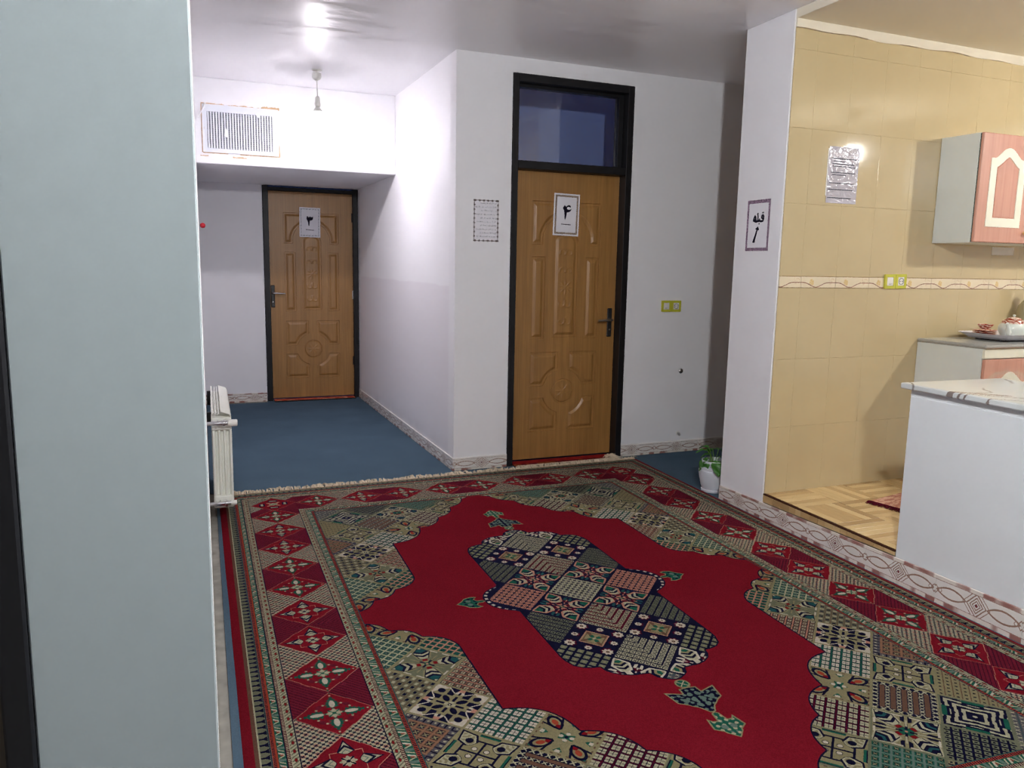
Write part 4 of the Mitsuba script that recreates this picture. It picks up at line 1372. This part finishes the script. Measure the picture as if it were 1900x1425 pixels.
# ------------------------------------------------------------------ door mats
def _mat_a(p, n, uv):
    c = mix(srgb(120, 24, 30), srgb(150, 40, 34), noise(p.x * 40, p.y * 40))
    r = (p.y - YB) / .12
    c = dr.select((r > -.6) & (r < -.15), mi.Color3f(mix(srgb(130, 70, 40), srgb(96, 30, 34), smoothstep(.4, .6, noise(p.x * 30, 2.0)))), c)
    c = dr.select((r < -.62) & (p.x > 2.55), mi.Color3f(*srgb(24, 28, 74)), c)
    return dr.select((r < -.62) & (p.x <= 2.55), mi.Color3f(*srgb(92, 22, 44)), c)
matte('mat_doormat_red', proc(_mat_a))
_k = thing('doormat', 'narrow red and navy mat squeezed between the near door and the rug', 'doormat')
put(_k, 'pile', bev(2.16, 3.0, 5.112, 5.238, -.001, .009, .003), 'mat_doormat_red')
_fm = []
for i in range(110):
    x = 2.165 + i * .0076
    _fm.append(tube([(x, 5.115, .004), (x + rf.gauss(0, .006), 5.098, .012), (x + rf.gauss(0, .012), 5.082 - rf.random() * .012, .010)], [.003, .003, .001], 5, cap=False))
for i in range(40):
    x = 2.955 + rf.gauss(0, .022)
    _fm.append(tube([(x, 5.14, .009), (x + rf.gauss(0, .02), 5.12, .026 + .015 * rf.random()), (x + rf.gauss(0, .03), 5.09, .010)], [.003, .0034, .001], 5, cap=False))
put(_k, 'fringe', cat(_fm), 'mat_fringe', label='cream fringe', kind='stuff')
matte('mat_doormat_far', proc(lambda p, n, uv: mix(srgb(150, 56, 40), srgb(190, 120, 96), smoothstep(.45, .6, noise(p.x * 22, p.y * 60)))))
_k = thing('doormat', 'narrow orange red mottled mat under the far door', 'doormat')
put(_k, 'pile', bev(.815, 1.645, 8.335, YC + .028, -.001, .011, .003), 'mat_doormat_far')
put(_k, 'binding', bev(.81, 1.65, 8.318, 8.334, -.001, .008, .002), 'mat_frame_black')

# ------------------------------------------------------------------ kitchen furniture
def _pink(p, n, uv):
    g = fbm(p.x * 70, p.z * 2.5, 1.0)
    return mix(srgb(184, 130, 114), srgb(200, 152, 134), g)
glossy('mat_pink_door', proc(_pink), .28, .5)
glossy('mat_pvc_white', srgb(226, 226, 210), .35, .5)
glossy('mat_carcass', proc(lambda p, n, uv: mix(srgb(206, 212, 210), srgb(214, 220, 218), fbm(p.x * 4, p.y * 4, p.z * 4))), .25, .5)
glossy('mat_gap', srgb(88, 92, 90), .5, .3)


def arch_door(k, part, x0, x1, z0, z1, y, dirn, wall=True, knob=None):
    """pink cabinet door with a raised white arched frame"""
    w, h = x1 - x0, z1 - z0
    dk = put(k, part, bev(x0, x1, y - .019, y, z0, z1, .004), 'mat_pink_door', label='pink door with white arched frame')
    def arch(inset, peak):
        a, b = inset, w - inset
        sh = h - inset * 1.05 - .055 * (w / .44)
        n = 40
        t = np.linspace(0, 1, n)
        top = sh + peak * np.clip(np.sin(np.pi * np.clip((t - .12) / .76, 0, 1)), 0, 1) ** 1.3
        return Polygon([(a, inset * 1.15), (b, inset * 1.15), (b, sh)] + [(a + (b - a) * (1 - q), z) for q, z in zip(t, top)] + [(a, sh)]).buffer(0)
    o = arch(.078, .062)
    i = affinity.scale(o, 1, 1).buffer(-.052)
    fr_ = ext(o.difference(i), .0035)
    put(dk, 'arch_frame', on_back(fr_, x0, y - .0188, z0), 'mat_pvc_white', label='raised white arched frame')
    pan = ext(i.buffer(-.006), .004)
    put(dk, 'panel', on_back(pan, x0, y - .0188, z0), 'mat_pink_door')
    if knob:
        kx, kz = knob
        kb = lathe([(0, 0), (.010, 0), (.006, .006), (.006, .012), (.013, .018), (.015, .024), (.012, .030), (0, .032)], n=24)
        put(dk, 'knob', kb.apply_transform(np.array([[1, 0, 0, kx], [0, 0, -1, y - .019], [0, 1, 0, kz], [0, 0, 0, 1.0]])), 'mat_brass', smooth=40, label='brass knob')
    return dk
wk = thing('wall_cabinet', 'wall cabinet with pale side and pink arched door hanging on the tiled kitchen wall', 'cabinet')
WX0, WX1, WZ0, WZ1, WYF = 4.252, 5.152, 1.625, 2.247, 3.318
put(wk, 'body', bev(WX0, WX1, WYF, YK - .0075, WZ0, WZ1, .002), 'mat_carcass', label='pale grey white carcass')
put(wk, 'gap', bx(WX0 + .003, WX1 - .003, WYF - .0045, WYF + .001, WZ0 + .004, WZ1 - .004), 'mat_gap')
arch_door(wk, 'door', WX0 + .001, WX0 + .449, WZ0 + .004, WZ1, WYF - .0045, 1, knob=(WX0 + .425, WZ0 + .066))
arch_door(wk, 'door', WX0 + .452, WX1 - .001, WZ0 + .004, WZ1, WYF - .0045, -1, knob=(WX0 + .476, WZ0 + .066))
bk = thing('base_cabinet', 'base cabinet with pale side and pink arched doors under the grey worktop', 'cabinet')
BX0, BX1, BYF, BZ1 = 4.212, 5.55, 3.135, 1.021
put(bk, 'body', bev(BX0, BX1, BYF, YK - .0075, ZK + .001, BZ1, .002), 'mat_carcass', label='pale grey white carcass')
put(bk, 'rail', bev(BX0 + .002, BX1, BYF - .016, BYF - .0005, .964, BZ1 - .002, .002), 'mat_pvc_white', label='white top rail')
for i in range(3):
    x0 = BX0 + .006 + i * .446
    arch_door(bk, 'door', x0, x0 + .44, ZK + .10, .958, BYF - .0005, 1, knob=(x0 + .40, .86))
def _granite(p, n, uv):
    return mix(srgb(146, 148, 147), srgb(156, 158, 157), smoothstep(.3, .7, fbm(p.x * 260, p.y * 260, p.z * 260)))
glossy('mat_granite', proc(_granite), .12, .5)
_k = thing('grey_worktop', 'grey stone worktop on the base cabinet', 'worktop')
put(_k, None, bev(BX0 - .012, BX1 + .02, BYF - .034, YK - .0078, BZ1 + .0005, 1.043, .008), 'mat_granite')
ZW = 1.0435
_k = thing('wall_note', 'laminated white notice sheet taped to the yellow tiles left of the wall cabinet', 'notice')
glossy('mat_laminate', srgb(180, 176, 186), .10, .7)
_gx, _gz = np.meshgrid(np.linspace(0, .224, 90), np.linspace(0, .312, 120))
_q3 = np.stack([_gx * 26 + _gz * 14, _gz * 30 - _gx * 9, 0 * _gx], -1)
_cr = .0052 * abs(meshkit.fbm(_q3, 3, 21) - .5) + .0035 * meshkit.noise(_q3 * .45, 4) * np.clip(_gz / .2, .25, 1.2)
_V = np.stack([3.388 + _gx.ravel(), YK - .0075 - _cr.ravel(), 1.829 + _gz.ravel()], 1)
_i = np.arange(90 * 120).reshape(120, 90)
_F = np.stack([_i[:-1, :-1], _i[:-1, 1:], _i[1:, 1:], _i[1:, :-1]], -1).reshape(-1, 4)
_lm = trimesh.Trimesh(_V, np.concatenate([_F[:, [0, 1, 2]], _F[:, [0, 2, 3]]]), process=False)
put(_k, 'page', _lm, 'mat_laminate', smooth=True, label='crinkled glossy page')
for i, (xa, xb, zz_) in enumerate(((.02, .20, .245), (.035, .12, .230), (.03, .19, .215), (.03, .13, .203), (.15, .2, .200), (.02, .2, .168), (.03, .13, .155), (.015, .2, .110), (.01, .19, .074), (.01, .18, .028))):
    put(_k, 'printed_line', on_back(ext(sbox(xa, zz_, xb, zz_ + .0035), .0060), 3.388, YK - .0070, 1.829), 'mat_border_grey')
matte('mat_tape', srgb(232, 230, 226))
put(_k, 'tape', on_back(ext(sbox(-.006, .04, .004, .30), .0015), 3.388, YK - .0064, 1.829), 'mat_tape')
_k = thing('reflection_patch', 'added pale patch standing in for a reflection in the tiles under the wall cabinet', 'reflection patch')
put(_k, None, on_back(ext(sbox(0, 0, .205, .050), .0008), 4.79, YK - .0062, 1.566), 'mat_tape')  # thin pale sheet added in place of a reflection in the glossy tile

# tray with tea things
glossy('mat_tray', srgb(218, 216, 224), .2, .6)
TXC, TYC = 4.735, 3.36
tk = thing('tray', 'shallow silver grey tray on the grey worktop carrying the teapot', 'tray')
def rrect(w, d, r):
    return sbox(-w, -d, w, d).buffer(-r).buffer(r, 8)
_rings = [(rrect(.215, .130, .05), .004), (rrect(.232, .147, .055), .020), (rrect(.262, .172, .06), .034), (rrect(.266, .176, .06), .034), (rrect(.236, .150, .055), .017), (rrect(.216, .131, .05), .000)]
def loft(rings, n=72):
    V = []
    for poly, z in rings:
        ring = poly.exterior
        pts = np.array([ring.interpolate(t, normalized=True).coords[0] for t in np.arange(n) / n])
        a = np.arctan2(pts[:, 1], pts[:, 0])
        c = Polygon(ring)
        o = []
        for k in range(n):
            th = 2 * math.pi * k / n
            far = LineString([(0, 0), (2 * math.cos(th), 2 * math.sin(th))]).intersection(ring)
            o.append((far.x, far.y, z))
        V.append(o)
    F = []
    for i in range(len(V) - 1):
        for k in range(n):
            k2 = (k + 1) % n
            F += [[i * n + k, i * n + k2, (i + 1) * n + k2], [i * n + k, (i + 1) * n + k2, (i + 1) * n + k]]
    VV = np.concatenate([np.array(v) for v in V])
    VV = np.vstack([VV, [0, 0, rings[0][1]], [0, 0, rings[-1][1]]])
    o = len(rings) * n
    for k in range(n):
        k2 = (k + 1) % n
        F += [[o, k2, k], [o + 1, o - n + k, o - n + k2]]
    return trimesh.Trimesh(VV, F, process=False)
m = loft(_rings); m.apply_translation([TXC, TYC, ZW + .009])
put(tk, 'dish', m, 'mat_tray', smooth=40)
for sx in (-.13, .09):
    put(tk, 'foot', bev(TXC + sx - .02, TXC + sx + .02, TYC - .11, TYC + .11, ZW, ZW + .0088, .001), 'mat_frame_black')
glossy('mat_porcelain', srgb(214, 222, 216), .12, .6)
def _pband(p, n, uv):
    return mix(srgb(214, 190, 176), srgb(150, 62, 42), smoothstep(.42, .58, noise(p.x * 90, p.y * 90, p.z * 160)))
glossy('mat_porcelain_band', proc(_pband), .15, .6)
ZT2 = ZW + .0135
pot = thing('teapot', 'white porcelain teapot with a rust red patterned shoulder on the tray', 'teapot')
PCX, PCY = TXC + .005, TYC - .02
put(pot, 'body', lathe([(0, 0), (.052, 0), (.056, .004), (.072, .022), (.082, .048), (.080, .070), (.068, .088), (0, .088)], (PCX, PCY, ZT2), 48), 'mat_porcelain', smooth=40)
put(pot, 'shoulder', lathe([(.0682, .0882), (.062, .100), (.058, .108), (.046, .110), (0, .1105), (0, .0885)], (PCX, PCY, ZT2), 48), 'mat_porcelain_band', smooth=40, label='rust red patterned shoulder')
lid = put(pot, 'lid', lathe([(0, .111), (.044, .111), (.040, .118), (.020, .126), (0, .127)], (PCX, PCY, ZT2), 40), 'mat_porcelain_band', smooth=40)
put(lid, 'knob', lathe([(0, .1265), (.005, .127), (.005, .131), (.009, .136), (.009, .141), (0, .144)], (PCX, PCY, ZT2), 24), 'mat_porcelain', smooth=40)
put(pot, 'spout', tube([(PCX - .055, PCY - .02, ZT2 + .030), (PCX - .085, PCY - .03, ZT2 + .05), (PCX - .095, PCY - .034, ZT2 + .075), (PCX - .110, PCY - .039, ZT2 + .092)], [.020, .014, .010, .008], 16), 'mat_porcelain', smooth=60)
_ang = np.linspace(-1.2, 1.2, 12)
put(pot, 'handle', tube([(PCX + .066 + .036 * math.cos(a), PCY + .02, ZT2 + .052 + .036 * math.sin(a)) for a in _ang], .006, 10), 'mat_porcelain', smooth=60)
bw = thing('saucer_stack', 'stack of patterned rust red saucers on the tray left of the teapot', 'saucers')
BCX, BCY = TXC - .150, TYC + .05
for i in range(4):
    put(bw, 'saucer', lathe([(0, .002), (.030, .002), (.034, 0), (.040, .002), (.068, .012), (.069, .014), (.038, .006), (0, .006)], (BCX, BCY, ZT2 + .0005 + i * .0105), 40), 'mat_porcelain_band', smooth=40)
put(bw, 'bowl', lathe([(0, .0), (.022, 0), (.024, .004), (.046, .030), (.044, .031), (.022, .008), (0, .007)], (BCX, BCY, ZT2 + .0425 + .006), 36), 'mat_porcelain_band', smooth=40)
gl = thing('tea_glass', 'small shiny tea glass on the tray right of the teapot', 'glass')
scene['mat_glass'] = {'type': 'dielectric', 'int_ior': 1.5}
put(gl, 'cup', lathe([(0, 0), (.022, 0), (.024, .004), (.020, .030), (.027, .065), (.0255, .065), (.0185, .030), (.021, .008), (0, .007)], (TXC + .125, TYC - .06, ZT2 + .0005), 36), 'mat_glass', smooth=40)
kt = thing('kettle', 'olive grey tall flask behind the tray at the right edge', 'flask')
glossy('mat_flask', srgb(150, 140, 110), .3, .5)
put(kt, 'body', lathe([(0, 0), (.072, 0), (.075, .004), (.075, .15), (.066, .20), (.04, .235), (.03, .24), (0, .24)], (5.085, 3.485, ZW), 40), 'mat_flask', smooth=35)
put(kt, 'cap', lathe([(0, .241), (.032, .241), (.034, .245), (.034, .285), (.028, .290), (0, .290)], (5.085, 3.485, ZW), 32), 'mat_frame_black', smooth=35)
# clear bowl on the marble
gb = thing('glass_bowl', 'clear upturned glass bowl on the marble countertop at the right edge', 'glass bowl')
_cb = (3.50, 2.45)
scene['mat_thin_glass'] = {'type': 'thindielectric', 'int_ior': 1.45}
put(gb, 'bowl', lathe([(.090, 0), (.0915, .004), (.086, .026), (.064, .048), (.030, .058), (.0005, .060)], (_cb[0], _cb[1], .9455), 56), 'mat_thin_glass', smooth=True)
put(gb, 'foot', lathe([(.026, .0592), (.028, .064), (.026, .067), (.024, .067)], (_cb[0], _cb[1], .9455), 40), 'mat_thin_glass', smooth=True)
# small woven mat on the kitchen floor
km = thing('kitchen_mat', 'small pink woven mat with a dark maroon fringe on the parquet kitchen floor', 'mat')
matte('mat_pink_weave', proc(lambda p, n, uv: mix(srgb(206, 166, 146), srgb(176, 122, 106), smoothstep(.35, .6, noise(uv.x * 110, uv.y * 40)))))
_ka = math.radians(-78)
def kmat(m):
    m = m.copy()
    m.apply_transform(trimesh.transformations.rotation_matrix(_ka, [0, 0, 1])); m.apply_translation([3.568, 3.245, ZK])
    return m
m0 = bev(0, .50, .012, .60, .0005, .006, .002).subdivide()
put(km, 'weave', kmat(m0), 'mat_pink_weave', uv=m0.vertices[:, :2])
matte('mat_maroon_fringe', srgb(72, 18, 30))
_kf = [tube([(i * .0042, .014, .004), (i * .0042 + rf.gauss(0, .003), -.012, .010), (i * .0042 + rf.gauss(0, .006), -.034 - .014 * rf.random(), .002)], [.0026, .003, .001], 5, cap=False) for i in range(119)]
put(km, 'fringe', kmat(cat(_kf)), 'mat_maroon_fringe', label='dark maroon fringe', kind='stuff')
